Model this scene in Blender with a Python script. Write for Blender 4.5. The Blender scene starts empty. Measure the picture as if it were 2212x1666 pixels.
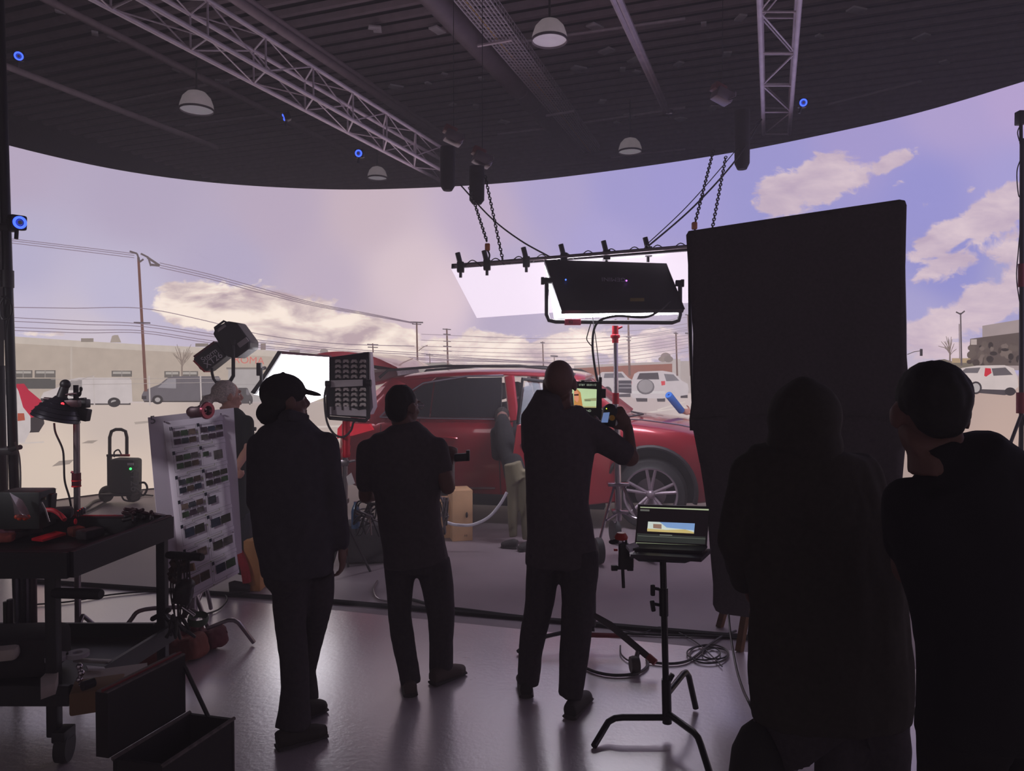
import bpy, bmesh, math, random
import numpy as np
from mathutils import Vector, Matrix, noise
random.seed(4)
scene = bpy.context.scene
col = scene.collection
# ---------------------------------------------------------------- camera, world, exposure
F, HOR, CH = 1600.0, 800.0, 1.75
PIT = math.atan((833 - HOR) / F)
cd = bpy.data.cameras.new('camera'); cam = bpy.data.objects.new('camera', cd); col.objects.link(cam)
cd.sensor_width = 36; cd.lens = F / 2212 * 36; cd.clip_end = 200; cd.clip_start = .05
cam.location = (0, 0, CH); cam.rotation_euler = (math.pi / 2 - PIT, 0, 0)
scene.camera = cam
w = bpy.data.worlds.new('world'); scene.world = w; w.use_nodes = True
w.node_tree.nodes['Background'].inputs[0].default_value = (.55, .46, .50, 1)
w.node_tree.nodes['Background'].inputs[1].default_value = .3
scene.view_settings.view_transform = 'Standard'; scene.view_settings.look = 'None'
# studio work light outside the frame at upper left, falling on the storyboard
ld = bpy.data.lights.new('work_light', 'SPOT'); ld.energy = 600; ld.spot_size = math.radians(17); ld.spot_blend = .6; ld.shadow_soft_size = .3; ld.color = (.98, .93, 1)
lo = bpy.data.objects.new('work_light', ld); col.objects.link(lo); lo.location = (-5.2, .6, 3.6)
lo.rotation_euler = (Vector((-2.05, 4.75, 1.25)) - lo.location).to_track_quat('-Z', 'Y').to_euler()
scene.view_settings.exposure = 0.0; scene.view_settings.gamma = 1
def ray(px, py):
    x = (px - 1106) / F; y = -(py - 833) / F
    return Vector((x, math.cos(PIT) + y * math.sin(PIT), -math.sin(PIT) + y * math.cos(PIT)))
def P(px, py, Y):
    d = ray(px, py); return Vector((0, 0, CH)) + d * (Y / d.y)
def PZ(px, py, Z):
    d = ray(px, py); return Vector((0, 0, CH)) + d * ((Z - CH) / d.z)
# ---------------------------------------------------------------- materials
def lin(c):
    return tuple(((v / 255) / 12.92 if v / 255 <= .04045 else ((v / 255 + .055) / 1.055) ** 2.4) for v in c)
MATS = {}
def mat(name, rgb, rough=.6, metal=0, var=.12, scale=8, bump=0, emit=0, coat=0, trans=0, alpha=1, spec=.5):
    if name in MATS: return MATS[name]
    m = bpy.data.materials.new(name); m.use_nodes = True; nt = m.node_tree; b = nt.nodes['Principled BSDF']
    c = lin(rgb); b.inputs['Roughness'].default_value = rough; b.inputs['Metallic'].default_value = metal
    b.inputs['Coat Weight'].default_value = coat; b.inputs['Transmission Weight'].default_value = trans
    b.inputs['Alpha'].default_value = alpha; b.inputs['Specular IOR Level'].default_value = spec
    b.inputs['Coat Roughness'].default_value = .05
    tc = nt.nodes.new('ShaderNodeTexCoord'); n = nt.nodes.new('ShaderNodeTexNoise'); n.inputs['Scale'].default_value = scale
    n.inputs['Detail'].default_value = 4
    nt.links.new(tc.outputs['Object'], n.inputs['Vector'])
    r = nt.nodes.new('ShaderNodeValToRGB'); nt.links.new(n.outputs['Fac'], r.inputs['Fac'])
    r.color_ramp.elements[0].position = .3; r.color_ramp.elements[1].position = .7
    r.color_ramp.elements[0].color = tuple(v * (1 - var) for v in c) + (1,)
    r.color_ramp.elements[1].color = tuple(min(1, v * (1 + var)) for v in c) + (1,)
    nt.links.new(r.outputs['Color'], b.inputs['Base Color'])
    if bump:
        bp = nt.nodes.new('ShaderNodeBump'); bp.inputs['Strength'].default_value = bump; bp.inputs['Distance'].default_value = .01
        nt.links.new(n.outputs['Fac'], bp.inputs['Height']); nt.links.new(bp.outputs['Normal'], b.inputs['Normal'])
    if emit:
        b.inputs['Emission Color'].default_value = c + (1,); b.inputs['Emission Strength'].default_value = emit
        if emit < 2: m.cycles.emission_sampling = 'NONE'
    MATS[name] = m; return m
def screen_mat(rgb):            # a flat colour shown by a lit display
    name = 'display_%02x%02x%02x' % tuple(rgb)
    if name in MATS: return MATS[name]
    m = bpy.data.materials.new(name); m.use_nodes = True; nt = m.node_tree; b = nt.nodes['Principled BSDF']
    b.inputs['Base Color'].default_value = (.01, .01, .01, 1); b.inputs['Roughness'].default_value = .6
    b.inputs['Specular IOR Level'].default_value = .1
    c = lin(rgb)
    tc = nt.nodes.new('ShaderNodeTexCoord'); n = nt.nodes.new('ShaderNodeTexNoise'); n.inputs['Scale'].default_value = 9
    n.inputs['Detail'].default_value = 5
    nt.links.new(tc.outputs['Object'], n.inputs['Vector'])
    r = nt.nodes.new('ShaderNodeValToRGB'); nt.links.new(n.outputs['Fac'], r.inputs['Fac'])
    r.color_ramp.elements[0].position = .3; r.color_ramp.elements[1].position = .7
    r.color_ramp.elements[0].color = tuple(v * .95 for v in c) + (1,); r.color_ramp.elements[1].color = tuple(v * 1.05 for v in c) + (1,)
    nt.links.new(r.outputs['Color'], b.inputs['Emission Color']); b.inputs['Emission Strength'].default_value = 1.1
    m.cycles.emission_sampling = 'NONE'; MATS[name] = m; return m
BLACK = mat('black_metal', (46, 42, 45), .45, .2)
BLK2 = mat('black_fabric', (50, 44, 48), .9, var=.2, scale=30)
STEEL = mat('brushed_steel', (150, 140, 145), .3, .9)
CHROME = mat('chrome', (190, 180, 190), .15, 1)
TRUSS = mat('aluminium_truss', (222, 208, 216), .45, .25)
RED = mat('red_anodised', (200, 24, 46), .35, .3)
RUB = mat('black_rubber', (36, 33, 36), .6)
WHITE = mat('white_plastic', (205, 195, 205), .5)
# ---------------------------------------------------------------- mesh builder
ORI = {}
def ortho(d, side=None):
    d = d.normalized()
    s = Vector(side) if side is not None else (Vector((0, 0, 1)) if abs(d.z) < .9 else Vector((1, 0, 0)))
    a = (s - d * s.dot(d))
    if a.length < 1e-5: a = d.orthogonal()
    a.normalize(); return a, d.cross(a)
class MB:
    def __init__(s): s.v = []; s.f = []; s.m = []; s.mi = 0
    def add(s, vs, fs):
        o = len(s.v); s.v += [Vector(v) for v in vs]; s.f += [tuple(i + o for i in f) for f in fs]; s.m += [s.mi] * len(fs); return s
    def box(s, c, size, rot=None, r=None):
        c = Vector(c); hx, hy, hz = [q / 2 for q in size]
        R = Matrix.Identity(3) if rot is None else (rot if isinstance(rot, Matrix) else (Matrix.Rotation(rot[2], 3, 'Z') @ Matrix.Rotation(rot[1], 3, 'Y') @ Matrix.Rotation(rot[0], 3, 'X')))
        bv = min(hx, hy, hz) * .25 if r is None else r
        bm = bmesh.new(); bmesh.ops.create_cube(bm, size=1)
        for v in bm.verts: v.co = Vector((v.co.x * 2 * hx, v.co.y * 2 * hy, v.co.z * 2 * hz))
        if bv > 0: bmesh.ops.bevel(bm, geom=bm.edges[:], offset=bv, segments=2, affect='EDGES', profile=.5)
        bm.verts.index_update()
        s.add([c + R @ v.co for v in bm.verts], [[v.index for v in f.verts] for f in bm.faces]); bm.free(); return s
    def tube(s, pts, r, n=8, rad=None, closed=False, side=None):
        pts = [Vector(p) for p in pts]; N = len(pts); vs = []
        a0 = None
        for i, p in enumerate(pts):
            if closed: d = pts[(i + 1) % N] - pts[i - 1]
            else: d = pts[min(i + 1, N - 1)] - pts[max(i - 1, 0)]
            if d.length < 1e-9: d = Vector((0, 0, 1))
            a, b = ortho(d, side if side is not None else a0)
            if side is None: a0 = a
            rr = rad[i] if rad else r
            ra, rb = rr if isinstance(rr, tuple) else (rr, rr)
            for k in range(n):
                t = 2 * math.pi * k / n; vs.append(p + a * (ra * math.cos(t)) + b * (rb * math.sin(t)))
        fs = []
        M_ = N if closed else N - 1
        for i in range(M_):
            j = (i + 1) % N
            for k in range(n):
                l = (k + 1) % n; fs.append((i * n + k, i * n + l, j * n + l, j * n + k))
        if not closed: fs.append(tuple(range(n))[::-1]); fs.append(tuple((N - 1) * n + k for k in range(n)))
        return s.add(vs, fs)
    def cyl(s, a, b, r0, r1=None, n=12): return s.tube([a, b], 0, n, rad=[r0, r0 if r1 is None else r1])
    def ell(s, c, r, R=None, n=14, m=9):
        c = Vector(c); r = (r, r, r) if isinstance(r, (int, float)) else r; vs = []; fs = []
        R = R or Matrix.Identity(3)
        for i in range(1, m):
            ph = math.pi * i / m
            for k in range(n):
                t = 2 * math.pi * k / n
                vs.append(c + R @ Vector((r[0] * math.sin(ph) * math.cos(t), r[1] * math.sin(ph) * math.sin(t), r[2] * math.cos(ph))))
        for i in range(m - 2):
            for k in range(n):
                l = (k + 1) % n; fs.append((i * n + k, (i + 1) * n + k, (i + 1) * n + l, i * n + l))
        vs += [c + R @ Vector((0, 0, r[2])), c - R @ Vector((0, 0, r[2]))]; T = len(vs) - 2
        for k in range(n):
            l = (k + 1) % n; fs.append((T, k, l)); fs.append((T + 1, (m - 2) * n + l, (m - 2) * n + k))
        return s.add(vs, fs)
    def cap(s, a, b, r0, r1=None, n=12, side=None):
        a = Vector(a); b = Vector(b); r1 = r0 if r1 is None else r1
        s.tube([a, b], 0, n, rad=[r0, r1], side=side)
        for p, r in ((a, r0), (b, r1)): s.ell(p, (max(r) if isinstance(r, tuple) else r) if not isinstance(r, tuple) else min(r), n=10, m=7)
        return s
    def lathe(s, c, prof, axis=(0, 0, 1), n=28, cap=False):
        c = Vector(c); d = Vector(axis).normalized(); a, b = ortho(d); vs = []; fs = []
        for (r, h) in prof:
            for k in range(n):
                t = 2 * math.pi * k / n; vs.append(c + d * h + (a * math.cos(t) + b * math.sin(t)) * r)
        for i in range(len(prof) - 1):
            for k in range(n):
                l = (k + 1) % n; fs.append((i * n + k, i * n + l, (i + 1) * n + l, (i + 1) * n + k))
        if cap: fs.append(tuple(range(n))[::-1]); fs.append(tuple((len(prof) - 1) * n + k for k in range(n)))
        return s.add(vs, fs)
    def prism(s, pts, t):
        pts = [Vector(p) for p in pts]; t = Vector(t); n = len(pts)
        fs = [tuple(range(n))[::-1], tuple(n + i for i in range(n))] + [(i, (i + 1) % n, n + (i + 1) % n, n + i) for i in range(n)]
        return s.add(pts + [p + t for p in pts], fs)
    def poly(s, pts): return s.add(pts, [tuple(range(len(pts)))])
    def build(s, name, mats, parent=None, smooth=True, loc=None, **tg):
        vs = s.v
        if parent is not None: org = ORI[parent.name]
        elif loc is not None: org = Vector(loc)
        else:
            xs = [v.x for v in vs]; ys = [v.y for v in vs]; zs = [v.z for v in vs]
            org = Vector(((min(xs) + max(xs)) / 2, (min(ys) + max(ys)) / 2, min(zs)))
        me = bpy.data.meshes.new(name); me.from_pydata([tuple(v - org) for v in vs], [], s.f)
        if not isinstance(mats, (list, tuple)): mats = [mats]
        for m in mats: me.materials.append(m)
        me.polygons.foreach_set('material_index', s.m)
        bm = bmesh.new(); bm.from_mesh(me); bmesh.ops.recalc_face_normals(bm, faces=bm.faces)
        if all(len(e.link_faces) == 2 for e in bm.edges) and bm.calc_volume(signed=True) < 0: bmesh.ops.reverse_faces(bm, faces=bm.faces)
        bm.to_mesh(me); bm.free()
        if smooth:
            me.polygons.foreach_set('use_smooth', [True] * len(me.polygons))
            try: me.set_sharp_from_angle(angle=math.radians(38))
            except Exception: pass
        o = bpy.data.objects.new(name, me); col.objects.link(o)
        if parent is None: o.location = org
        else: o.parent = parent
        ORI[o.name] = org
        if tg: tag(o, **tg)
        return o
def tag(o, label=None, cat=None, group=None, kind=None):
    if label: o['label'] = label
    if cat: o['category'] = cat
    if group: o['group'] = group
    if kind: o['kind'] = kind
    return o
def thing(name, label, cat, loc, group=None):
    o = bpy.data.objects.new(name, None); col.objects.link(o); o.location = loc; o.empty_display_size = .1
    ORI[o.name] = Vector(loc); return tag(o, label, cat, group)
def copy_tree(o, loc, label=None):
    r = o.copy(); col.objects.link(r); r.location = loc; ORI[r.name] = Vector(loc)
    if label: r['label'] = label
    def rec(a, b):
        for ch in list(a.children):
            c = ch.copy(); col.objects.link(c); c.parent = b; rec(ch, c)
    rec(o, r); return r
def bake(o, mods):              # apply modifiers into the mesh
    for m in mods:
        md = o.modifiers.new('m', m[0])
        for k, v in m[1].items(): setattr(md, k, v)
    dg = bpy.context.evaluated_depsgraph_get(); dg.update()
    me = bpy.data.meshes.new_from_object(o.evaluated_get(dg)); old = o.data
    o.modifiers.clear(); me.name = old.name; o.data = me
    me.polygons.foreach_set('use_smooth', [True] * len(me.polygons)); return o
def cut(o, mb, m=None):
    c = mb.build('cutter', m or BLACK, loc=(0, 0, 0)); par = o.parent
    loc = ORI[o.name]; c.location = -loc if False else (0, 0, 0)
    keep = o.matrix_basis.copy(); o.parent = None; o.location = loc
    bpy.context.view_layer.update()
    bake(o, [('BOOLEAN', dict(operation='DIFFERENCE', object=c, solver='MANIFOLD'))])
    try: o.data.set_sharp_from_angle(angle=math.radians(35))
    except Exception: pass
    o.matrix_basis = keep; o.parent = par; me = c.data; bpy.data.objects.remove(c); bpy.data.meshes.remove(me)
    return o
def curve_pts(pts, n=8, closed=False):          # Catmull-Rom
    pts = [Vector(p) for p in pts]; out = []; N = len(pts)
    for i in range(N if closed else N - 1):
        if closed: p0, p1, p2, p3 = pts[i - 1], pts[i], pts[(i + 1) % N], pts[(i + 2) % N]
        else: p0 = pts[max(i - 1, 0)]; p1 = pts[i]; p2 = pts[i + 1]; p3 = pts[min(i + 2, N - 1)]
        for k in range(n):
            t = k / n
            out.append(.5 * ((2 * p1) + (p2 - p0) * t + (2 * p0 - 5 * p1 + 4 * p2 - p3) * t * t + (3 * p1 - p0 - 3 * p2 + p3) * t ** 3))
    if not closed: out.append(pts[-1])
    return out
def text_obj(name, s, size, m, parent, origin, xdir, ydir, ext=.001, align='CENTER', **tg):
    cu = bpy.data.curves.new(name, 'FONT'); cu.body = s; cu.size = size; cu.align_x = align; cu.align_y = 'CENTER'; cu.extrude = ext
    t = bpy.data.objects.new(name, cu); col.objects.link(t)
    dg = bpy.context.evaluated_depsgraph_get(); dg.update()
    me = bpy.data.meshes.new_from_object(t.evaluated_get(dg)); bpy.data.objects.remove(t); bpy.data.curves.remove(cu)
    x = Vector(xdir).normalized(); y = Vector(ydir); y = (y - x * y.dot(x)).normalized(); z = x.cross(y)
    org = ORI[parent.name]
    for v in me.vertices: v.co = Vector(origin) + x * v.co.x + y * v.co.y + z * v.co.z - org
    me.materials.clear(); me.materials.append(m); me.name = name
    o = bpy.data.objects.new(name, me); col.objects.link(o); o.parent = parent; ORI[o.name] = org
    if tg: tag(o, **tg)
    return o
# ================================================================ LED WALL
TOP = 4.57
rim = [(8, 315), (100, 338), (200, 360), (300, 378), (420, 394), (550, 405), (700, 412), (820, 412), (1000, 405), (1150, 393), (1300, 375), (1480, 350), (1640, 323), (1800, 290), (1950, 257), (2100, 215), (2212, 180)]
cp = [PZ(a, b, TOP) for a, b in rim]
cp = [Vector((p.x, p.y, 0)) for p in cp] + [Vector((5.9, 5.9, 0)), Vector((6.6, 4.2, 0)), Vector((7.0, 2.4, 0)), Vector((7.05, .6, 0))]
plan = curve_pts(cp, 16)
for _ in range(60):
    plan = [plan[0]] + [(plan[i - 1] + plan[i] * 2 + plan[i + 1]) / 4 for i in range(1, len(plan) - 1)] + [plan[-1]]
azs = [math.atan2(p.x, p.y) for p in plan]; rhos = [math.hypot(p.x, p.y) for p in plan]
def W(px, py, off=0.0):
    d = ray(px, py); az = math.atan2(d.x, d.y); h = math.hypot(d.x, d.y)
    rho = float(np.interp(az, azs, rhos)) - off
    return Vector((0, 0, CH)) + d * (rho / h)
wall = thing('led_wall', 'huge curved LED wall showing a parking lot under a cloudy lavender sky', 'LED screen', (plan[200].x, plan[200].y, 0))
# screen surface with procedural picture
sky_ctl = [((10, 340), (182, 166, 190)), ((300, 420), (180, 166, 192)), ((10, 560), (182, 174, 202)), ((250, 650), (190, 182, 208)), ((10, 700), (196, 186, 208)),
 ((600, 470), (186, 168, 190)), ((500, 580), (180, 168, 196)), ((800, 460), (200, 178, 190)), ((880, 590), (216, 194, 202)), ((950, 640), (222, 198, 208)), ((700, 620), (190, 172, 192)),
 ((1050, 480), (190, 170, 196)), ((1200, 430), (172, 160, 202)), ((1350, 420), (160, 152, 204)), ((1300, 530), (170, 160, 208)), ((1100, 600), (180, 168, 200)), ((1450, 400), (158, 150, 206)),
 ((1650, 350), (152, 146, 202)), ((1850, 300), (160, 148, 200)), ((2050, 240), (170, 154, 200)), ((2200, 200), (176, 156, 200)), ((1700, 440), (150, 146, 202)), ((2000, 420), (146, 142, 202)), ((2200, 420), (160, 152, 204)),
 ((2050, 580), (140, 138, 198)), ((1980, 700), (160, 154, 200)), ((2200, 620), (160, 154, 196)), ((2000, 770), (190, 176, 192)), ((1250, 760), (180, 165, 180)), ((1100, 700), (176, 162, 188)), ((600, 740), (200, 185, 196)), ((800, 770), (196, 176, 184)), ((200, 730), (205, 192, 204)), ((1450, 720), (176, 162, 182)), ((2500, 400), (160, 150, 200)), ((2500, 700), (180, 165, 190))]
gnd_ctl = [((10, 900), (196, 178, 172)), ((250, 900), (196, 178, 170)), ((250, 1050), (214, 192, 178)), ((100, 1000), (212, 192, 178)), ((560, 900), (168, 152, 148)), ((560, 1000), (196, 176, 166)), ((1400, 870), (176, 158, 158)), ((1480, 880), (190, 172, 170)), ((2050, 900), (176, 152, 144)), ((2150, 960), (184, 158, 148)), ((2050, 1040), (160, 140, 134)), ((2600, 950), (170, 150, 145)), ((1000, 1000), (180, 160, 155))]
def rbf(ctl, px, py, sg=110.0):
    xs = np.array([c[0] for c in ctl], float); cs = np.array([lin(c[1]) for c in ctl])
    d2 = ((xs - np.array([px, py])) ** 2).sum(1); w_ = 1 / (d2 / sg ** 2 + .15) ** 2
    return (cs * w_[:, None]).sum(0) / w_.sum()
clouds = [(430, 655, 90, 48, .1, 1.3), (560, 680, 150, 55, .18, 1.35), (700, 715, 140, 50, .2, 1.35), (840, 745, 90, 40, .3, 1.3), (1060, 752, 110, 34, 0, 1.2), (420, 668, 85, 42, 0, 1.15), (540, 665, 110, 40, .12, 1.2), (480, 700, 150, 22, .1, .9), (650, 690, 120, 48, .15, 1.2), (760, 712, 90, 40, .2, 1.2), (850, 735, 65, 36, .2, 1.2), (720, 745, 140, 24, .1, .7),
 (960, 755, 60, 28, 0, 1.1), (1040, 745, 60, 34, 0, 1.1), (1110, 750, 50, 30, 0, 1), (1250, 745, 160, 34, -.1, 1), (1400, 750, 110, 45, 0, .9), (1100, 785, 300, 20, 0, .8), (80, 722, 110, 10, 0, .6),
 (1690, 420, 60, 50, -.3, 1.2), (1770, 390, 80, 52, -.35, 1.25), (1850, 380, 55, 45, -.5, .75), (1920, 355, 70, 22, -.5, .9), (1960, 385, 60, 12, -.5, .5), (2100, 410, 22, 14, -.5, .6), (2000, 440, 22, 10, -.4, .55),
 (2050, 510, 110, 34, -.5, 1.05), (2150, 460, 110, 45, -.5, 1.2), (2050, 570, 110, 34, -.35, .8), (2180, 540, 60, 50, -.3, .8), (2030, 710, 80, 45, -.3, 1.1), (2130, 660, 90, 48, -.45, 1.25), (2210, 620, 60, 60, 0, 1.1), (2060, 755, 130, 26, 0, .9), (2400, 500, 200, 60, -.3, 1)]
def cdens(px, py):
    s = 0
    for (cx, cy, rx, ry, a, k) in clouds:
        dx, dy = px - cx, py - cy; u = (dx * math.cos(a) + dy * math.sin(a)) / rx; v_ = (-dx * math.sin(a) + dy * math.cos(a)) / ry
        s = max(s, k * math.exp(-(u * u + v_ * v_) * .8))
    return s
def horizon_y(px): return 812 if px > 900 else 866
cols = plan[::1]; NR = 110
vs = []; cc = []; dn = []; uvs = []
for p in cols:
    d = math.hypot(p.x, p.y)
    for j in range(NR + 1):
        Z = TOP * (1 - j / NR) + .02
        y_ = (Z - CH) / p.y; t = math.sin(PIT); c_ = math.cos(PIT)   # picture coordinates of this spot of the wall
        if p.y > 1.5:
            fw = c_ - y_ * t; up = t + y_ * c_
            px = 1106 + F * (p.x / p.y) / fw; py = 833 - F * up / fw
        else: px, py = 2600, 600
        px = min(px, 2700)
        vs.append((p.x, p.y, Z)); uvs.append((px / 1000, py / 1000))
        hy = horizon_y(px)
        a = rbf(sky_ctl, px, py); g = rbf(gnd_ctl, px, py)
        k = min(1, max(0, (py - hy) / 8 + .5))
        cc.append(a * (1 - k) + g * k); dn.append(cdens(px, py) * (1 - k))
me = bpy.data.meshes.new('screen'); n1 = NR + 1
me.from_pydata([tuple(Vector(v) - ORI[wall.name]) for v in vs], [], [(i * n1 + j, i * n1 + j + 1, (i + 1) * n1 + j + 1, (i + 1) * n1 + j) for i in range(len(cols) - 1) for j in range(NR)])
at = me.attributes.new('picture', 'FLOAT_COLOR', 'POINT'); at.data.foreach_set('color', np.array([list(c) + [1] for c in cc], 'f').ravel())
at = me.attributes.new('cloud', 'FLOAT', 'POINT'); at.data.foreach_set('value', np.array(dn, 'f'))
at = me.attributes.new('pic_uv', 'FLOAT_VECTOR', 'POINT'); at.data.foreach_set('vector', np.array([(u, v, 0) for u, v in uvs], 'f').ravel())
me.polygons.foreach_set('use_smooth', [True] * len(me.polygons))
m = bpy.data.materials.new('led_picture'); m.use_nodes = True; nt = m.node_tree; b = nt.nodes['Principled BSDF']; L = nt.links.new; N = nt.nodes.new
b.inputs['Base Color'].default_value = (.012, .012, .013, 1); b.inputs['Roughness'].default_value = .7; b.inputs['Specular IOR Level'].default_value = .1
A1 = N('ShaderNodeAttribute'); A1.attribute_name = 'picture'; A2 = N('ShaderNodeAttribute'); A2.attribute_name = 'cloud'; A3 = N('ShaderNodeAttribute'); A3.attribute_name = 'pic_uv'
def nz(scale, det, rough=.6, dist=0, vec=(1, 1.5, 1)):
    mp = N('ShaderNodeMapping'); mp.inputs['Scale'].default_value = vec; L(A3.outputs['Vector'], mp.inputs['Vector'])
    q = N('ShaderNodeTexNoise'); q.inputs['Scale'].default_value = scale; q.inputs['Detail'].default_value = det; q.inputs['Roughness'].default_value = rough; q.inputs['Distortion'].default_value = dist
    L(mp.outputs['Vector'], q.inputs['Vector']); return q.outputs['Fac']
def ma(op, a, b_, clamp=False):
    q = N('ShaderNodeMath'); q.operation = op; q.use_clamp = clamp
    for i, x in enumerate((a, b_)):
        if isinstance(x, (int, float)): q.inputs[i].default_value = x
        else: L(x, q.inputs[i])
    return q.outputs[0]
n_ = nz(17, 9, .64, .5); n2 = nz(7, 6, .6, .3, (1, 2.6, 1))
fac = ma('MULTIPLY', ma('SUBTRACT', ma('ADD', A2.outputs['Fac'], ma('MULTIPLY', ma('SUBTRACT', n_, .5), 1.25)), .46), 5.5, True)
fac = ma('MULTIPLY', fac, ma('MULTIPLY', A2.outputs['Fac'], 4, True), True)
cr = N('ShaderNodeValToRGB'); cr.color_ramp.elements[0].position = .38; cr.color_ramp.elements[1].position = .58
# right half clouds are pinkish, left ones cream
sep = N('ShaderNodeSeparateXYZ'); L(A3.outputs['Vector'], sep.inputs[0])
side = ma('MULTIPLY', ma('SUBTRACT', sep.outputs[0], 1.3), 3, True)
cr.color_ramp.elements[0].color = lin((184, 160, 166)) + (1,); cr.color_ramp.elements[1].color = lin((255, 236, 222)) + (1,)
L(n2, cr.inputs[0])
cr2 = N('ShaderNodeValToRGB'); cr2.color_ramp.elements[0].position = .35; cr2.color_ramp.elements[1].position = .65
cr2.color_ramp.elements[0].color = lin((186, 164, 182)) + (1,); cr2.color_ramp.elements[1].color = lin((216, 194, 200)) + (1,); L(n2, cr2.inputs[0])
mx0 = N('ShaderNodeMix'); mx0.data_type = 'RGBA'; L(side, mx0.inputs[0]); L(cr.outputs[0], mx0.inputs[6]); L(cr2.outputs[0], mx0.inputs[7])
mx = N('ShaderNodeMix'); mx.data_type = 'RGBA'; L(ma('MULTIPLY', fac, .93), mx.inputs[0]); L(A1.outputs['Color'], mx.inputs[6]); L(mx0.outputs[2], mx.inputs[7])
L(mx.outputs[2], b.inputs['Emission Color']); b.inputs['Emission Strength'].default_value = 1.3
me.materials.append(m)
so = bpy.data.objects.new('screen', me); col.objects.link(so); so.parent = wall; ORI[so.name] = ORI[wall.name]
# backing cabinets
mb = MB(); outer = []
for i, p in enumerate(plan[::8]):
    n = Vector((p.x, p.y - 3, 0)).normalized(); outer.append((p + n * .02, p + n * .16))
for i in range(len(outer) - 1):
    (a, b1), (c, d1) = outer[i], outer[i + 1]; z = Vector((0, 0, 4.6))
    mb.add([a, b1, d1, c, a + z, b1 + z, d1 + z, c + z], [(0, 1, 2, 3), (7, 6, 5, 4), (1, 0, 4, 5), (2, 1, 5, 6), (3, 2, 6, 7), (0, 3, 7, 4)])
mb.build('cabinet_back', BLACK, wall)
LAY = [0.004]
def pic(name, shapes, label=None, step=None):
    bm = bmesh.new(); mats = []; k = 0
    LAY[0] += .0015; base = LAY[0]
    for si, (rgb, pts) in enumerate(shapes):
        if rgb not in mats: mats.append(rgb)
        b2 = bmesh.new(); f = b2.faces.new([b2.verts.new((x, y, 0)) for x, y in pts])
        xs = [p[0] for p in pts]; x = math.ceil(min(xs) / 26) * 26
        while x < max(xs):
            bmesh.ops.bisect_plane(b2, geom=b2.verts[:] + b2.edges[:] + b2.faces[:], plane_co=(x, 0, 0), plane_no=(1, 0, 0)); x += 26
        off = base + si * .0006
        vm = {v: bm.verts.new(W(v.co.x, v.co.y, off) - ORI[wall.name]) for v in b2.verts}
        for f in b2.faces:
            try:
                nf = bm.faces.new([vm[v] for v in f.verts]); nf.material_index = mats.index(rgb)
            except ValueError: pass
        b2.free()
    LAY[0] = base + len(shapes) * .0006 if len(shapes) < 6 else base + .004
    me = bpy.data.meshes.new(name); bm.to_mesh(me); bm.free()
    for c in mats: me.materials.append(screen_mat(c))
    o = bpy.data.objects.new(name, me); col.objects.link(o); o.parent = wall; ORI[o.name] = ORI[wall.name]
    if label: o['label'] = label
    return o
def strip(rgb, pts, w_, w2=None):
    out = []
    for i in range(len(pts) - 1):
        (x0, y0), (x1, y1) = pts[i], pts[i + 1]; l = math.hypot(x1 - x0, y1 - y0); nx, ny = -(y1 - y0) / l, (x1 - x0) / l
        a = w_ / 2; c = (w2 if w2 is not None else w_) / 2
        out.append((rgb, [(x0 + nx * a, y0 + ny * a), (x1 + nx * c, y1 + ny * c), (x1 - nx * c, y1 - ny * c), (x0 - nx * a, y0 - ny * a)]))
    return out
def rc(rgb, x0, y0, x1, y1): return (rgb, [(x0, y0), (x1, y0), (x1, y1), (x0, y1)])
def disc(rgb, x, y, rx, ry=None, n=16):
    ry = ry or rx; return (rgb, [(x + rx * math.cos(2 * math.pi * i / n), y + ry * math.sin(2 * math.pi * i / n)) for i in range(n)])
# --- pictured beige warehouse
wl = (188, 170, 158); tr = (204, 188, 178)
sh = [(wl, [(9, 742), (30, 740), (300, 756), (560, 768), (720, 778), (900, 790), (980, 800), (980, 830), (720, 868), (9, 868)]),
      (tr, [(9, 735), (30, 727), (150, 735), (300, 744), (560, 756), (720, 766), (740, 772), (720, 778), (560, 769), (300, 757), (30, 742), (9, 746)]),
      ((196, 180, 170), [(152, 750), (156, 750), (156, 866), (152, 866)])]
for x0, x1, y0, y1 in ((30, 70, 800, 816), (75, 120, 800, 816), (241, 285, 801, 814), (355, 388, 802, 816), (392, 428, 802, 816)):
    sh += [rc((112, 104, 100), x0, y0, x1, y1), rc((176, 166, 160), x0 + 3, y0 + 2, x1 - 3, y0 + 7), rc((150, 140, 136), (x0 + x1) / 2 - 1, y0, (x0 + x1) / 2 + 1, y1)]
sh += [rc((92, 88, 86), 30, 818, 120, 840), rc((132, 120, 116), 489, 794, 566, 798), rc((176, 166, 166), 493, 798, 564, 868), rc((164, 154, 154), 493, 830, 564, 832),
       rc((150, 136, 128), 175, 731, 202, 739), ((172, 156, 146), [(238, 740), (242, 726), (247, 724), (255, 724), (262, 740)]), rc((140, 126, 120), 422, 742, 450, 749), rc((150, 130, 124), 563, 742, 574, 756), rc((150, 136, 130), 625, 756, 648, 764), disc((150, 136, 130), 700, 760, 9, 7)]
pic('pictured_warehouse', sh, 'beige warehouse shown on the LED wall')
t_ = text_obj('roma_sign', 'ROMA', .155, screen_mat((216, 118, 110)), wall, W(538, 779, .05), W(560, 781, .05) - W(520, 779, .05), (0, 0, 1), label='pink lettering on the pictured warehouse')
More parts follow.
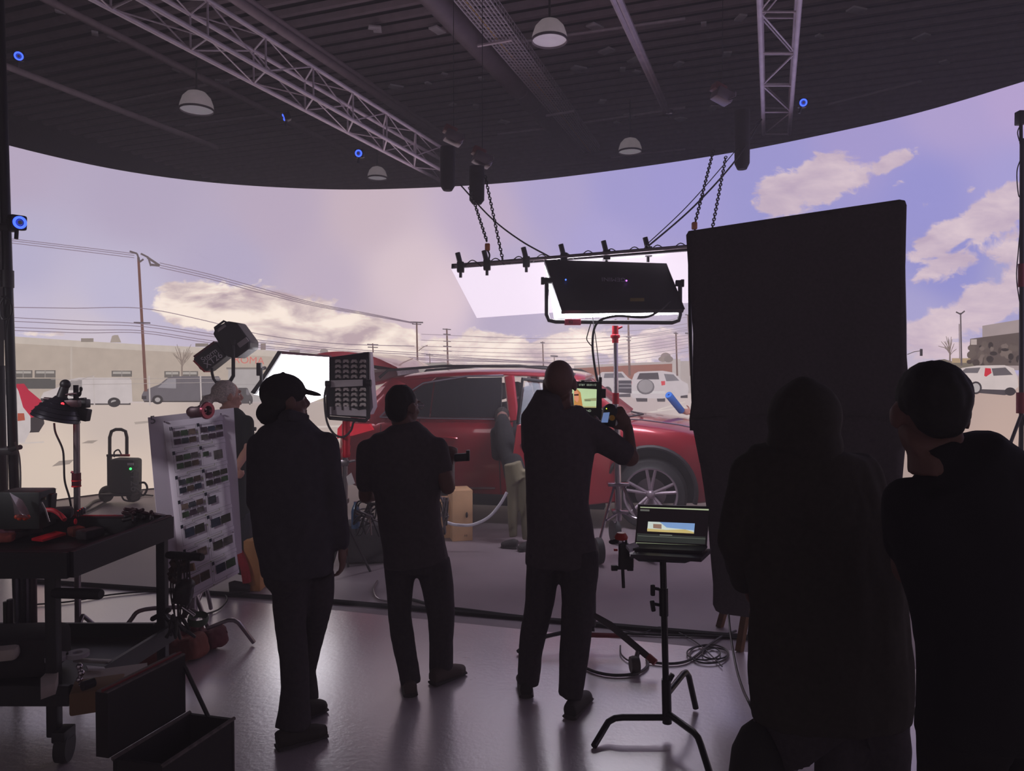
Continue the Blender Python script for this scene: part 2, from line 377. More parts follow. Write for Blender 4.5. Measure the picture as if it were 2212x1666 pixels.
# ivy building and tree, right
sh = [((164, 146, 146), [(2122, 704), (2206, 690), (2330, 680), (2330, 800), (2122, 800)]), ((96, 82, 78), [(2096, 732), (2206, 718), (2330, 710), (2330, 790), (2092, 790)]),
      rc((188, 170, 166), 2097, 733, 2110, 745)]
for i in range(40):
    x = 2094 + random.random() * 112; y = 745 + random.random() * 40; sh.append(disc(random.choice([(76, 64, 60), (120, 104, 98), (104, 90, 84), (60, 52, 50)]), x, y, 3 + random.random() * 6, 3 + random.random() * 7, 9))
pic('pictured_building', sh, 'ivy covered building shown at the right of the wall')
sh = [((120, 108, 96), [(1962, 796), (1985, 783), (2010, 780), (2040, 776), (2060, 782), (2090, 776), (2110, 790), (2110, 800), (1962, 802)]), rc((176, 150, 120), 2056, 774, 2096, 784)]
pic('pictured_hedge', sh)
def tree(x, y, h, w_, c):
    out = strip(c, [(x, y), (x, y - h * .45)], 4, 3)
    for i in range(16):
        a = -math.pi / 2 + (random.random() - .5) * 2.0; l = h * (.35 + random.random() * .3); yy = y - h * (.25 + random.random() * .25)
        p = (x + math.cos(a) * l * w_ * .5, yy + math.sin(a) * l * .5); q = (x + math.cos(a) * l * w_, yy + math.sin(a + (random.random() - .5) * .5) * l)
        out += strip(c, [(x, yy), p, q], 1.6, 1)
    return out
pic('pictured_tree', tree(2052, 786, 56, .9, (128, 110, 104)))
pic('pictured_tree', tree(393, 812, 66, .9, (140, 122, 114)))
# cars shown on the wall
pic('pictured_building', [((150, 140, 136), [(880, 800), (905, 786), (960, 782), (1000, 795), (1100, 797), (1240, 806), (1240, 815), (880, 815)])])
pic('pictured_building', [((176, 160, 158), [(1240, 790), (1350, 785), (1480, 780), (1500, 780), (1500, 850), (1240, 850)]), ((146, 92, 78), [(1240, 796), (1350, 790), (1452, 786), (1452, 816), (1240, 826)]), ((184, 170, 168), [(1452, 776), (1470, 776), (1470, 822), (1452, 822)])], 'brown industrial building shown at the horizon')
def suv_rear(x0, y0, x1, y1, body, spare=True):
    w_, h = x1 - x0, y1 - y0; q = lambda u, v: (x0 + u * w_, y0 + v * h)
    dk = (70, 62, 66)
    s = [(dk, [q(.1, .85), q(.3, .85), q(.3, 1.0), q(.12, 1.0)]), (dk, [q(.45, .8), q(.6, .8), q(.6, 1), q(.47, 1)]), (dk, [q(.86, .62), q(.98, .62), q(.98, .88), q(.86, .88)]),
         (body, [q(.02, .4), q(.08, .1), q(.15, .03), q(.55, 0), q(.75, .06), q(.88, .32), q(.98, .42), q(1, .6), q(.98, .78), q(.55, .9), q(.05, .88), q(0, .7)]),
         (dk, [q(.12, .28), q(.17, .08), q(.48, .06), q(.5, .28)]), ((120, 112, 118), [q(.58, .1), q(.74, .12), q(.84, .32), q(.62, .34)]),
         ((206, 66, 74), [q(.53, .34), q(.6, .33), q(.6, .46), q(.54, .48)]), ((206, 66, 74), [q(.0, .36), q(.04, .35), q(.04, .46), q(.01, .47)]),
         ((206, 196, 198), [q(.0, .66), q(.6, .66), q(.6, .74), q(.0, .74)])]
    if spare: s += [disc((104, 96, 100), *q(.27, .52), .15 * w_, .25 * h), disc((148, 138, 142), *q(.27, .5), .125 * w_, .21 * h)]
    return s
pic('pictured_car', suv_rear(1360, 801, 1488, 868, (196, 182, 186)), 'pale SUV with spare wheel shown on the wall')
def van(x0, y0, x1, y1, body, win, flip=False):
    w_, h = x1 - x0, y1 - y0; q = lambda u, v: (x0 + (1 - u if flip else u) * w_, y0 + v * h)
    return [((84, 76, 76), [q(.03, .88), q(.98, .88), q(.98, .95), q(.03, .95)]), (body, [q(0, .7), q(.03, .52), q(.22, .3), q(.33, .05), q(.42, 0), q(.97, 0), q(.99, .1), q(1, .85), q(.96, .9), q(.02, .9)]),
            (win, [q(.2, .42), q(.33, .1), q(.45, .08), q(.45, .45)]), ((66, 60, 62), [q(.0, .72), q(.06, .72), q(.06, .84), q(0, .84)]),
            disc((60, 55, 56), *q(.2, .86), .07 * w_, .17 * h), disc((170, 160, 160), *q(.2, .86), .035 * w_, .085 * h), disc((60, 55, 56), *q(.8, .86), .07 * w_, .17 * h), disc((170, 160, 160), *q(.8, .86), .035 * w_, .085 * h)]
pic('pictured_van', van(88, 816, 286, 878, (206, 192, 192), (150, 140, 140)), 'white van shown on the wall')
pic('pictured_van', van(306, 813, 478, 872, (108, 100, 106), (150, 142, 148)), 'dark grey van shown on the wall')
pic('pictured_car', van(514, 838, 546, 874, (84, 78, 80), (120, 112, 118), True), 'dark car shown on the wall')
pic('pictured_car', [((60, 54, 56), [(52, 880), (92, 890), (96, 915), (84, 934), (60, 935)]), ((186, 42, 66), [(28, 830), (52, 829), (62, 843), (90, 866), (92, 895), (60, 905), (40, 890)]), ((206, 192, 192), [(9, 800), (22, 812), (40, 845), (50, 880), (66, 900), (66, 930), (52, 958), (9, 965)]),
     ((176, 84, 66), [(38, 893), (52, 893), (54, 908), (38, 910)]), ((120, 112, 118), [(9, 815), (16, 825), (20, 850), (9, 855)])], 'blurred white and red cars at the left of the wall')
pic('pictured_car', [((80, 72, 76), [(1968, 822), (2046, 820), (2040, 834), (1970, 834)]), ((176, 162, 166), [(1960, 812), (1966, 800), (1980, 795), (2020, 794), (2036, 800), (2050, 812), (2050, 826), (1960, 828)]), ((84, 76, 82), [(1975, 799), (2020, 797), (2030, 803), (1975, 804)])], 'grey car shown behind the silhouetted man')
sv = (208, 192, 190)
pic('pictured_car', [((76, 68, 72), [(2098, 840), (2190, 836), (2196, 848), (2170, 854), (2100, 848)]), (sv, [(2052, 818), (2058, 808), (2078, 795), (2110, 790), (2170, 789), (2190, 796), (2198, 815), (2200, 835), (2192, 843), (2120, 841), (2056, 838)]),
     ((110, 102, 106), [(2072, 806), (2086, 796), (2118, 794), (2112, 806)]), ((98, 90, 94), [(2142, 796), (2172, 794), (2188, 810), (2146, 812)]), ((200, 48, 60), [(2128, 795), (2140, 796), (2142, 806), (2130, 814), (2126, 812)]),
     disc((58, 52, 54), 2108, 838, 13, 14), disc((178, 168, 168), 2108, 838, 9, 10), disc((58, 52, 54), 2182, 846, 12, 9)], 'white SUV with red tail lights at the right of the wall')
pic('pictured_tree', [disc((140, 122, 118), 1438, 770, 11, 8), disc((146, 128, 122), 1432, 776, 10, 6), disc((132, 116, 112), 1444, 776, 10, 7)])
pic('pictured_truck', [((84, 76, 82), [(1294, 846), (1362, 846), (1362, 858), (1300, 858)]), ((190, 176, 180), [(1288, 815), (1300, 804), (1345, 803), (1356, 815), (1364, 820), (1366, 850), (1300, 854), (1288, 840)]), ((110, 102, 110), [(1306, 807), (1342, 806), (1350, 816), (1304, 817)]), ((64, 58, 66), [(1336, 822), (1364, 822), (1364, 850), (1336, 848)]),
     disc((60, 54, 58), 1312, 848, 10, 13)] + strip((150, 140, 146), [(1337, 830), (1364, 830)], 2) + strip((150, 140, 146), [(1337, 838), (1364, 838)], 2), 'white pickup truck shown on the wall')
for a in (((600, 925), (760, 920), 4), ((10, 960), (95, 955), 3), ((1480, 880), (1396, 892), 3), ((1480, 868), (1420, 886), 3)):
    pic('pictured_lane_line', strip((214, 198, 192), a[:2], a[2]))
pic('pictured_road_patch', [((166, 150, 142), [(176, 958), (190, 952), (212, 951), (200, 958)]), ((162, 146, 138), [(112, 1008), (128, 996), (160, 993), (150, 1003)]), ((160, 144, 136), [(50, 1066), (95, 1060), (124, 1055), (110, 1066)]), ((178, 162, 154), [(290, 912), (320, 909), (320, 914), (292, 917)])])
# poles
wd = (112, 84, 78)
def pole(x0, y0, x1, y1, w_, arms=(), c=wd, **k):
    s = strip(c, [(x0, y0), (x1, y1)], w_ * .8, w_)
    for (ya, l, th) in arms: s += strip((96, 84, 90), [(x0 + (x1 - x0) * (ya - y0) / (y1 - y0) - l, ya), (x0 + (x1 - x0) * (ya - y0) / (y1 - y0) + l, ya + 1)], th)
    return pic('pictured_utility_pole', s, **k)
o = pole(299, 556, 315, 846, 7, ((697, 18, 3),), (118, 82, 74), label='tall brown utility pole shown on the wall')
pic('pictured_crossarm', strip((104, 90, 92), [(280, 543), (296, 548), (302, 566), (310, 560)], 4) + strip((110, 96, 98), [(304, 548), (320, 556), (326, 575)], 4) + strip((110, 96, 98), [(318, 556), (345, 574), (326, 572)], 5))
for a in ((900, 695, 902, 792, 4, ((696, 14, 3), (700, 10, 2))), (965, 710, 968, 800, 4, ((711, 9, 2), (722, 8, 2), (737, 8, 2), (748, 9, 2), (758, 9, 2))), (1172, 738, 1174, 796, 3, ((740, 5, 2),)), (1197, 768, 1198, 790, 2, ((769, 8, 3),)), (805, 742, 806, 762, 3, ((744, 12, 2), (750, 11, 2))), (928, 764, 929, 786, 2, ((766, 8, 2),)),
          (1357, 686, 1360, 812, 5, ((728, 6, 2), (735, 5, 2))), (1460, 717, 1463, 812, 4, ((720, 5, 2),)), (1486, 680, 1492, 812, 4, ((680, 6, 2), (720, 8, 3)))): pole(*a)
pic('pictured_lamp_arm', strip(wd, [(904, 758), (914, 750), (924, 746)], 1.5))
pic('pictured_street_lamp', strip((100, 88, 92), [(2075, 676), (2077, 790)], 3, 4) + strip((84, 74, 78), [(2065, 674), (2075, 679), (2084, 672)], 3) + strip((130, 114, 114), [(2072, 700), (2073, 775)], 2), 'twin headed street lamp shown on the wall')
pic('pictured_traffic_light', strip((96, 86, 88), [(1960, 766), (1975, 760), (1990, 758)], 1.6) + [rc((54, 48, 52), 1987, 754, 1993, 769)])
# wires
wc = (136, 116, 130); wires = []
def wire(p, w_=1.5, c=wc):
    q = [Vector((x, y, 0)) for x, y in p]; q = curve_pts(q, 5); wires.extend(strip(c, [(v.x, v.y) for v in q], w_))
for d in (0, 4, 9): wire([(24, 516 + d), (160, 532 + d), (290, 548 + d)], 1.3)
for d in (0, 5, 10): wire([(345, 568 + d), (450, 592 + d), (560, 622 + d), (680, 655 + d * .6), (800, 678 + d * .4), (893, 697 + d * .2)], 1.4)
wire([(24, 664), (160, 666), (305, 666), (440, 692), (560, 722), (720, 742), (895, 748)])
for d in (0, 8, 21, 28): wire([(24, 686 + d), (180, 694 + d * .9), (308, 700 + d * .7), (460, 722 + d * .7), (620, 742 + d * .5), (740, 754 + d * .5), (890, 762 + d * .5), (1000, 772 + d * .3), (1240, 786)], 1.4)
for y0, y1, y2 in ((722, 732, 728), (735, 742, 735), (748, 754, 745), (756, 764, 752), (765, 772, 764), (774, 780, 772), (783, 787, 780)): wire([(910, y0), (1170, y1), (1340, y2), (1492, y2 - 22)], 1.0, (148, 126, 138))
for y0 in (690, 704, 716, 742): wire([(1300, y0 + 14), (1400, y0 + 8), (1492, y0 - 6)], 1.0, (148, 126, 138))
LAY[0] += .002; sv_ = LAY[0]; pic('pictured_wires', wires, 'overhead wires shown across the wall'); LAY[0] = sv_ + .004
fp = []
for x in (202, 322, 433): fp += strip((198, 184, 182), [(x, 812), (x + 2, 876)], 3)
fp += strip((176, 162, 160), [(120, 835), (202, 812)], 1.2) + strip((170, 156, 154), [(120, 832), (480, 826)], 1) + strip((170, 156, 154), [(110, 820), (480, 817)], 1)
pic('pictured_fence', fp)
# ================================================================ SHELL
def flr():
    m = bpy.data.materials.new('epoxy_floor'); m.use_nodes = True; nt = m.node_tree; b = nt.nodes['Principled BSDF']; L = nt.links.new
    tc = nt.nodes.new('ShaderNodeTexCoord')
    n1 = nt.nodes.new('ShaderNodeTexNoise'); n1.inputs['Scale'].default_value = 1.3; n1.inputs['Detail'].default_value = 6; L(tc.outputs['Object'], n1.inputs['Vector'])
    r = nt.nodes.new('ShaderNodeValToRGB'); r.color_ramp.elements[0].position = .3; r.color_ramp.elements[1].position = .75
    r.color_ramp.elements[0].color = lin((192, 178, 188)) + (1,); r.color_ramp.elements[1].color = lin((216, 200, 210)) + (1,)
    b.inputs['Specular IOR Level'].default_value = 1.0; b.inputs['IOR'].default_value = 1.9; b.inputs['Coat Weight'].default_value = 1; b.inputs['Coat Roughness'].default_value = .22; b.inputs['Coat IOR'].default_value = 1.8; L(n1.outputs['Fac'], r.inputs[0]); L(r.outputs[0], b.inputs['Base Color'])
    r2 = nt.nodes.new('ShaderNodeMapRange'); r2.inputs['To Min'].default_value = .2; r2.inputs['To Max'].default_value = .42; L(n1.outputs['Fac'], r2.inputs[0]); L(r2.outputs[0], b.inputs['Roughness'])
    n2 = nt.nodes.new('ShaderNodeTexNoise'); n2.inputs['Scale'].default_value = 38; n2.inputs['Detail'].default_value = 4; L(tc.outputs['Object'], n2.inputs['Vector'])
    bp = nt.nodes.new('ShaderNodeBump'); bp.inputs['Strength'].default_value = .25; bp.inputs['Distance'].default_value = .008; L(n2.outputs['Fac'], bp.inputs['Height']); L(bp.outputs[0], b.inputs['Normal'])
    return m
mb = MB()
sl = (PZ(0, 1245, 0), PZ(2212, 1470, 0))          # seam line between glossy and matt floor
def seam(x): t = (x - sl[0].x) / (sl[1].x - sl[0].x); return sl[0].y + (sl[1].y - sl[0].y) * t
xa, xb = -11, 11
mb.add([(xa, -4, 0), (xb, -4, 0), (xb, max(seam(xb), 1), 0), (xa, seam(xa), 0)], [(0, 1, 2, 3)]); mb.mi = 1
mb.add([(xa, seam(xa), 0), (xb, max(seam(xb), 1), 0), (xb, 27, 0), (xa, 27, 0)], [(0, 1, 2, 3)])
stage = mat('matt_stage_floor', (140, 126, 134), .5, var=.1, scale=2, bump=.1)
mb.build('floor', [flr(), stage], loc=(0, 0, 0), kind='structure')
mb = MB(); mb.tube([PZ(60, 1255, .012), PZ(720, 1300, .012), PZ(1240, 1345, .012), PZ(1620, 1378, .012)], .02, 6, side=(0, 0, 1)); mb.build('trim_1', RUB, kind='structure')
# ceiling: dark corrugated deck, ribs square to the trusses
td = Vector((.345, .939, 0)).normalized(); rd = Vector((td.y, -td.x, 0))
dark = mat('ceiling_black', (66, 59, 62), .8, var=.2, scale=3); dk2 = mat('ceiling_rib', (160, 144, 149), .7)  # rib colour lightened to paint in LED wall light on the undersides
CE = 7.1; mb = MB()
mb.box((0, 12, CE + .1), (34, 34, .1), r=0); mb.mi = 1
o0 = Vector((0, 0, CE))
for k in range(64):
    c = o0 + td * (7 + k * .33); a = c - rd * 15; b_ = c + rd * 15; hw = .075
    mb.add([a - td * hw, a + td * hw, a + td * hw * .5 - Vector((0, 0, .07)), a - td * hw * .5 - Vector((0, 0, .07)), b_ - td * hw, b_ + td * hw, b_ + td * hw * .5 - Vector((0, 0, .07)), b_ - td * hw * .5 - Vector((0, 0, .07))], [(0, 4, 7, 3), (3, 7, 6, 2), (2, 6, 5, 1)])
mb.build('ceiling', [dark, dk2], kind='structure', smooth=False)
MB().box((0, 27, 3.6), (24, .2, 7.2), r=0).build('wall_back', dark, kind='structure')
MB().box((-11, 12, 3.6), (.2, 30, 7.2), r=0).build('wall_left', dark, kind='structure')
MB().box((11, 12, 3.6), (.2, 30, 7.2), r=0).build('wall_right', dark, kind='structure')
for i, (a, b_, Z, r) in enumerate((((105, 0), (800, 352), 6.6, .05), ((85, -6), (790, 352), 6.7, .03), ((17, 146), (468, 319), 5.6, .045), ((508, 0), (950, 296), 6.4, .06), ((538, 0), (960, 292), 6.5, .04))):
    p = PZ(*a, Z); q = PZ(*b_, Z); MB().cyl(p - td * 2, q, r, n=10).build('ceiling_pipe', dk2, label=['grey ceiling pipe left of the truss', 'thin conduit beside the ceiling pipe', 'pipe crossing the dark ceiling at far left', 'thick pipe right of the left truss', 'thin pipe right of the left truss'][i], cat='pipe')
for i, (a, b_) in enumerate((((240, 223), (640, 145)), ((400, 271), (620, 243)), ((1075, 290), (1180, 278)), ((1320, 340), (1480, 322)), ((1260, 265), (1480, 232)), ((1090, 95), (1480, 40)), ((1790, 225), (1990, 175)))):
    p = PZ(*a, 6.85); q = PZ(*b_, 6.85); MB().cyl(p, q, .025, n=8).build('ceiling_batten', TRUSS, label='thin light batten fixed across the dark ceiling', cat='batten', group='battens on the ceiling')
mk = mat('white_tag', (245, 238, 242), .6)
tags = [(808, 60), (815, 63), (945, 65), (1105, 165), (1250, 148), (1310, 110), (1345, 150), (1375, 155), (1285, 58), (1370, 130), (1333, 265), (1360, 250), (1088, 263), (1028, 230), (978, 226), (1040, 170), (960, 160), (925, 180), (855, 188), (1470, 258), (1300, 220), (1540, 233), (1472, 258), (1570, 118), (1600, 38), (1520, 52), (1466, 138), (130, 25), (205, 72), (250, 82), (345, 205), (385, 152), (480, 177), (1850, 22), (1770, 78), (1990, 80), (2040, 135)]
proto = None
for i, (x, y) in enumerate(tags):
    p = PZ(x, y, 6.95)
    if proto is None: proto = MB().box(p, (.17, .11, .03), (0, 0, .3), r=.004).build('ceiling_tag', mk, label='small white tag stuck under the dark ceiling', cat='tag', group='white tags on the ceiling')
    else:
        c = proto.copy(); col.objects.link(c); c.location = p - Vector((0, 0, .015)); c.rotation_euler.z = random.random() * 2; s = .6 + random.random() * .9; c.scale = (s, s, 1)
# trusses
def truss(A0, A1, B0, B1, ZA, name_label, step=.84, sec=.35):
    a0, a1, b0, b1 = PZ(*A0, ZA), PZ(*A1, ZA), PZ(*B0, ZA), PZ(*B1, ZA)
    d = (a1 - a0).normalized(); a0 -= d * 2.5; b0 -= d * 2.5
    up = Vector((0, 0, sec)); root = thing('box_truss', name_label, 'truss', (a0 + b1) / 2)
    chords = [(a0, a1), (b0, b1), (b0 + up, b1 + up), (a0 + up, a1 + up)]
    for p, q in chords: MB().cyl(p, q, .025, n=10).build('chord', TRUSS, root)
    n = int((a1 - a0).length / step); mb = MB()
    for k in range(n + 1):
        t = k / n; c = [p.lerp(q, t) for p, q in chords]; t2 = min(1, (k + 1) / n); e = [p.lerp(q, t2) for p, q in chords]
        for i in range(4):
            j = (i + 1) % 4
            mb.cyl(c[i], c[j], .011, n=6)
            if k < n: mb.cyl(c[i] if k % 2 else c[j], e[j] if k % 2 else e[i], .008, n=6)
    mb.build('lacing', TRUSS, root); return root
truss((203, 0), (952, 391), (312, 0), (952, 367), 4.85, 'long aluminium box truss running from upper left towards the LED wall')
truss((1640, 0), (1650, 290), (1728, 0), (1705, 290), 4.95, 'aluminium box truss hanging above the right side of the stage')
r_ = thing('ceiling_strut', 'twin channel strut running along the ceiling right of the round lamp', 'strut', PZ(1335, 0, 5.9))
for dx in (0, 16): MB().cyl(PZ(1325 + dx, 0, 5.9) - td * 1.5, PZ(1441 + dx * .4, 250, 5.9), .035, n=6).build('channel', TRUSS, r_)
MB().box(PZ(1444, 244, 5.9), (.12, .12, .08)).build('end_clamp', CHROME, r_)
# duct + cable basket
duct = MB(); p, q = PZ(945, 0, 6.3), PZ(1248, 330, 6.3); duct.cyl(p - td * 2, q, .16, n=24)
for t in (.45, .55, .62, .75): c = p.lerp(q, t); duct.cyl(c, c + td * .04, .168, n=24)
duct.build('air_duct', mat('grey_duct', (120, 106, 112), .5, .2), label='round grey duct running along the ceiling beside the cable basket', cat='duct')
bk = thing('cable_basket', 'wire mesh cable basket hanging beside the round duct', 'cable tray', PZ(1015, 0, 6.2))
pL, pR = PZ(985, 0, 6.2), PZ(1068, 0, 6.2); qL, qR = PZ(1262, 330, 6.2), PZ(1296, 330, 6.2)
pL -= td * 1.5; pR -= td * 1.5; mb = MB(); up = Vector((0, 0, .14))
for i in range(9):
    t = i / 8; mb.cyl(pL.lerp(pR, t), qL.lerp(qR, t), .010, n=5)
for s, e in ((pL, qL), (pR, qR)):
    for z in (.07, .14): mb.cyl(s + Vector((0, 0, z)), e + Vector((0, 0, z)), .005, n=5)
n = 80
for i in range(n):
    a, b_ = pL.lerp(qL, i / n), pR.lerp(qR, i / n); mb.tube([a + up, a, b_, b_ + up], .007, 4)
mb.build('wire_mesh', mat('galvanised_wire', (210, 200, 206), .5, .2), bk)
cb = MB(); cb.tube([pL.lerp(pR, .25) + Vector((0, 0, .015)), pL.lerp(pR, .3).lerp(qL.lerp(qR, .3), .35) + Vector((0, 0, .015)), pL.lerp(pR, .45).lerp(qL.lerp(qR, .45), .6) + Vector((0, 0, .015)), qL.lerp(qR, .4) + Vector((0, 0, .015))], .01, 6)
cb.build('yellow_cable', mat('yellow_cable', (230, 190, 100), .5), bk)
for x0, y0, x1, y1 in ((1032, 99, 1106, 86), (1180, 250, 1240, 240)):
    MB().cyl(PZ(x0, y0, 6.15), PZ(x1, y1, 6.15), .022, n=6).build('hanger_bracket', TRUSS, bk)
# unlit dome lamps; shade and cone glow faintly to stand for wall light
def dome(px, py, wpx, Z, label):
    p = PZ(px, py, Z); r = wpx / 2 / (F / p.y)
    root = thing('dome_lamp', label, 'ceiling lamp', p, 'white dome lamps under the ceiling')
    MB().lathe(p, [(r, 0), (r * 1.0, .03), (r * .96, r * .35), (r * .82, r * .75), (r * .55, r * 1.05), (r * .2, r * 1.18), (.02, r * 1.2)]).build('lamp_shade', mat('lamp_shade_white', (225, 206, 212), .5, emit=.16), root)
    MB().lathe(p, [(r * 1.02, -.012), (r * 1.02, .02), (r * .97, .02), (r * .97, -.012), (r * 1.02, -.012)]).build('rim', mat('rim_grey', (120, 108, 115), .5), root)
    MB().lathe(p, [(.001, r * .25), (r * .95, .012), (r * .95, .03)]).build('reflector_cone', mat('lamp_inner', (240, 226, 238), .4, emit=.2), root)
    MB().cyl(p + Vector((0, 0, r * 1.15)), (p.x, p.y, CE - .09), .015, n=8).build('stem', BLACK, root)
dome(1187, 88, 76, 6.0, 'large white dome lamp hanging right of the cable basket')
dome(425, 238, 70, 6.0, 'white dome lamp hanging at the upper left near the wall')
dome(1361, 328, 50, 6.0, 'small far white dome lamp low over the screen edge')
dome(815, 385, 42, 5.6, 'dim dome lamp nearly lost in shadow above the screen edge')

hz = MB(); hz.box((-.3, 5.9, 2.7), (15, 16, 5.2), r=0); hm_ = bpy.data.materials.new('stage_haze'); hm_.use_nodes = True; nt = hm_.node_tree; nt.nodes.remove(nt.nodes['Principled BSDF'])
v_ = nt.nodes.new('ShaderNodeVolumeScatter'); v_.inputs['Density'].default_value = .028; v_.inputs['Color'].default_value = (1, .95, .97, 1); nt.links.new(v_.outputs[0], nt.nodes['Material Output'].inputs['Volume'])
hz.build('haze', hm_, kind='stuff', label='thin stage haze filling the studio in front of the LED wall', cat='haze', smooth=False)
# ================================================================ CAR
YAW = math.radians(-12); CAR = Vector((1.5, 8.0, 0)) # ground point under the near front wheel
fx = Vector((math.cos(YAW), math.sin(YAW), 0)); fy = Vector((-math.sin(YAW), math.cos(YAW), 0))
def C(x, y, z): return CAR + fx * x + fy * y + Vector((0, 0, z))     # x forward from front axle, y across from near side
paint = mat('red_car_paint', (146, 16, 38), .3, .3, var=.04, coat=.8)
paintd = mat('car_inner_red', (120, 14, 30), .4, .2, var=.05)
clad = mat('black_cladding', (30, 26, 30), .6); glass = mat('tinted_glass', (28, 26, 32), .05, 0, coat=1, spec=.6)
clear = mat('clear_glass', (214, 226, 238), .03, 0, var=.01, alpha=.16, coat=1)
interior = mat('car_interior', (44, 38, 42), .8)
car = thing('car', 'red SUV with its tailgate raised and front door open, parked before the LED wall', 'car', C(-1.4, .9, 0))
WID = 1.9; hy = WID / 2
# stations: x, halfwidth factor, lower z, belt z, centre z(top)
st = [(-3.72, .80, .52, .90, .92), (-3.68, .90, .40, 1.08, 1.10), (-3.45, .965, .30, 1.16, 1.18), (-2.8, 1, .25, 1.21, 1.22), (-1.9, 1, .23, 1.22, 1.23), (-1.0, 1, .23, 1.21, 1.22), (-.55, 1, .24, 1.20, 1.23), (-.2, 1, .25, 1.17, 1.24), (.3, .985, .26, 1.11, 1.20), (.62, .94, .28, 1.02, 1.13), (.85, .82, .32, .88, 1.0), (.93, .68, .40, .70, .78)]
vs = []; fs = []
for (x, wf, zl, zb, zc) in st:
    h = hy * wf; pr = [(0, zl), (h * .88, zl), (h * .97, zl + .06), (h * .99, zl + .3), (h, zb - .42 * (zb - zl) * .6), (h * .985, zb - .13), (h * .95, zb - .03), (h * .88, zb), (h * .5, zc * .99 + zb * .01), (0, zc)]
    ring = [(yy, zz) for yy, zz in pr] + [(-yy, zz) for yy, zz in pr[1:-1][::-1]]
    vs += [C(x, hy + yy, zz) for yy, zz in ring]
n = 18
for i in range(len(st) - 1):
    for k in range(n): fs.append((i * n + k, i * n + (k + 1) % n, (i + 1) * n + (k + 1) % n, (i + 1) * n + k))
fs += [tuple(range(n))[::-1], tuple((len(st) - 1) * n + k for k in range(n))]
mb = MB(); mb.add(vs, fs); body = mb.build('body', [paint, clad, interior], car)
bake(body, [('SUBSURF', dict(levels=2, render_levels=2))])
WR = .395
for wx in (0, -2.86):
    for yy in (0, WID):
        c = MB(); c.cyl(C(wx, yy - .26, WR + .04), C(wx, yy + .26, WR + .04), WR + .075, n=40); cut(body, c, clad)
c = MB(); Rz = Matrix.Rotation(YAW, 3, 'Z'); c.box(C(-1.0, .45, .95), (1.06, 1.1, 1.1), Rz, r=.03); cut(body, c, interior)
# cladding
for nm, pts in (('sill_trim', [(-2.4, .34), (-.5, .34), (-.5, .22), (-2.4, .22)]),):
    mb = MB(); mb.prism([C(x, -.012, z) for x, z in pts], fy * .2); mb.build(nm, clad, car)
for wx in (0, -2.86):
    mb = MB(); mb.tube([C(wx + (WR + .09) * math.cos(a), .0, WR + .04 + (WR + .09) * math.sin(a)) for a in np.linspace(-.25, math.pi + .25, 26)], 0, 6, rad=[(.03, .025)] * 26, side=fy); mb.build('arch_trim', clad, car)
# greenhouse
def roofz(x): return float(np.interp(x, [-3.45, -3.1, -2.6, -2.0, -1.4, -.95, -.7], [1.60, 1.69, 1.745, 1.77, 1.765, 1.74, 1.70]))
xs = [-3.45, -3.1, -2.6, -2.0, -1.4, -.95, -.7]; vs = []; fs = []
for x in xs:
    z = roofz(x)
    for yy, dz in ((.18, -.09), (.24, -.03), (.4, 0), (.95, .02), (1.5, 0), (1.66, -.03), (1.72, -.09), (1.5, -.08), (.95, -.07), (.4, -.08)): vs.append(C(x, yy, z + dz))
n = 10
for i in range(len(xs) - 1):
    for k in range(n): fs.append((i * n + k, i * n + (k + 1) % n, (i + 1) * n + (k + 1) % n, (i + 1) * n + k))
fs += [tuple(range(n)), tuple((len(xs) - 1) * n + k for k in range(n))]
mb = MB(); mb.add(vs, fs); o = mb.build('roof', paint, car); bake(o, [('SUBSURF', dict(levels=1))])
def pill(pts, rr, name, m): mb = MB(); mb.tube([C(*p) for p in pts], 0, 8, rad=rr, side=fy); return mb.build(name, m, car)
for s in (0, 1):
    f = lambda y: y if s == 0 else WID - y
    pill([(-.3, f(.12), 1.2), (-.62, f(.15), 1.45), (-.95, f(.2), 1.68)], [(.03, .05)] * 3, 'front_pillar', paint)
    pill([(-1.52, f(.05), 1.18), (-1.6, f(.16), 1.68)], [(.03, .06)] * 2, 'centre_pillar', paint)
    pill([(-3.25, f(.1), 1.14), (-3.05, f(.14), 1.4), (-2.95, f(.2), 1.62)], [(.05, .2), (.05, .14), (.04, .1)], 'rear_pillar', paint)
    # rear quarter sheet
    mb = MB(); mb.prism([C(-3.62, f(.14), 1.02), C(-2.75, f(.045), 1.19), C(-2.9, f(.12), 1.36), C(-2.5, f(.2), 1.66), C(-3.1, f(.22), 1.62), C(-3.5, f(.18), 1.3)], fy * (.05 if s == 0 else -.05)); mb.build('quarter_panel', paint, car)
    # roof rail
    mb = MB(); mb.tube([C(-3.2, f(.2), 1.66), C(-3.1, f(.23), 1.75), C(-2.4, f(.23), 1.80), C(-1.5, f(.23), 1.80), C(-.95, f(.22), 1.75), C(-.85, f(.22), 1.70)], .016, 8); mb.build('roof_rail', clad, car)
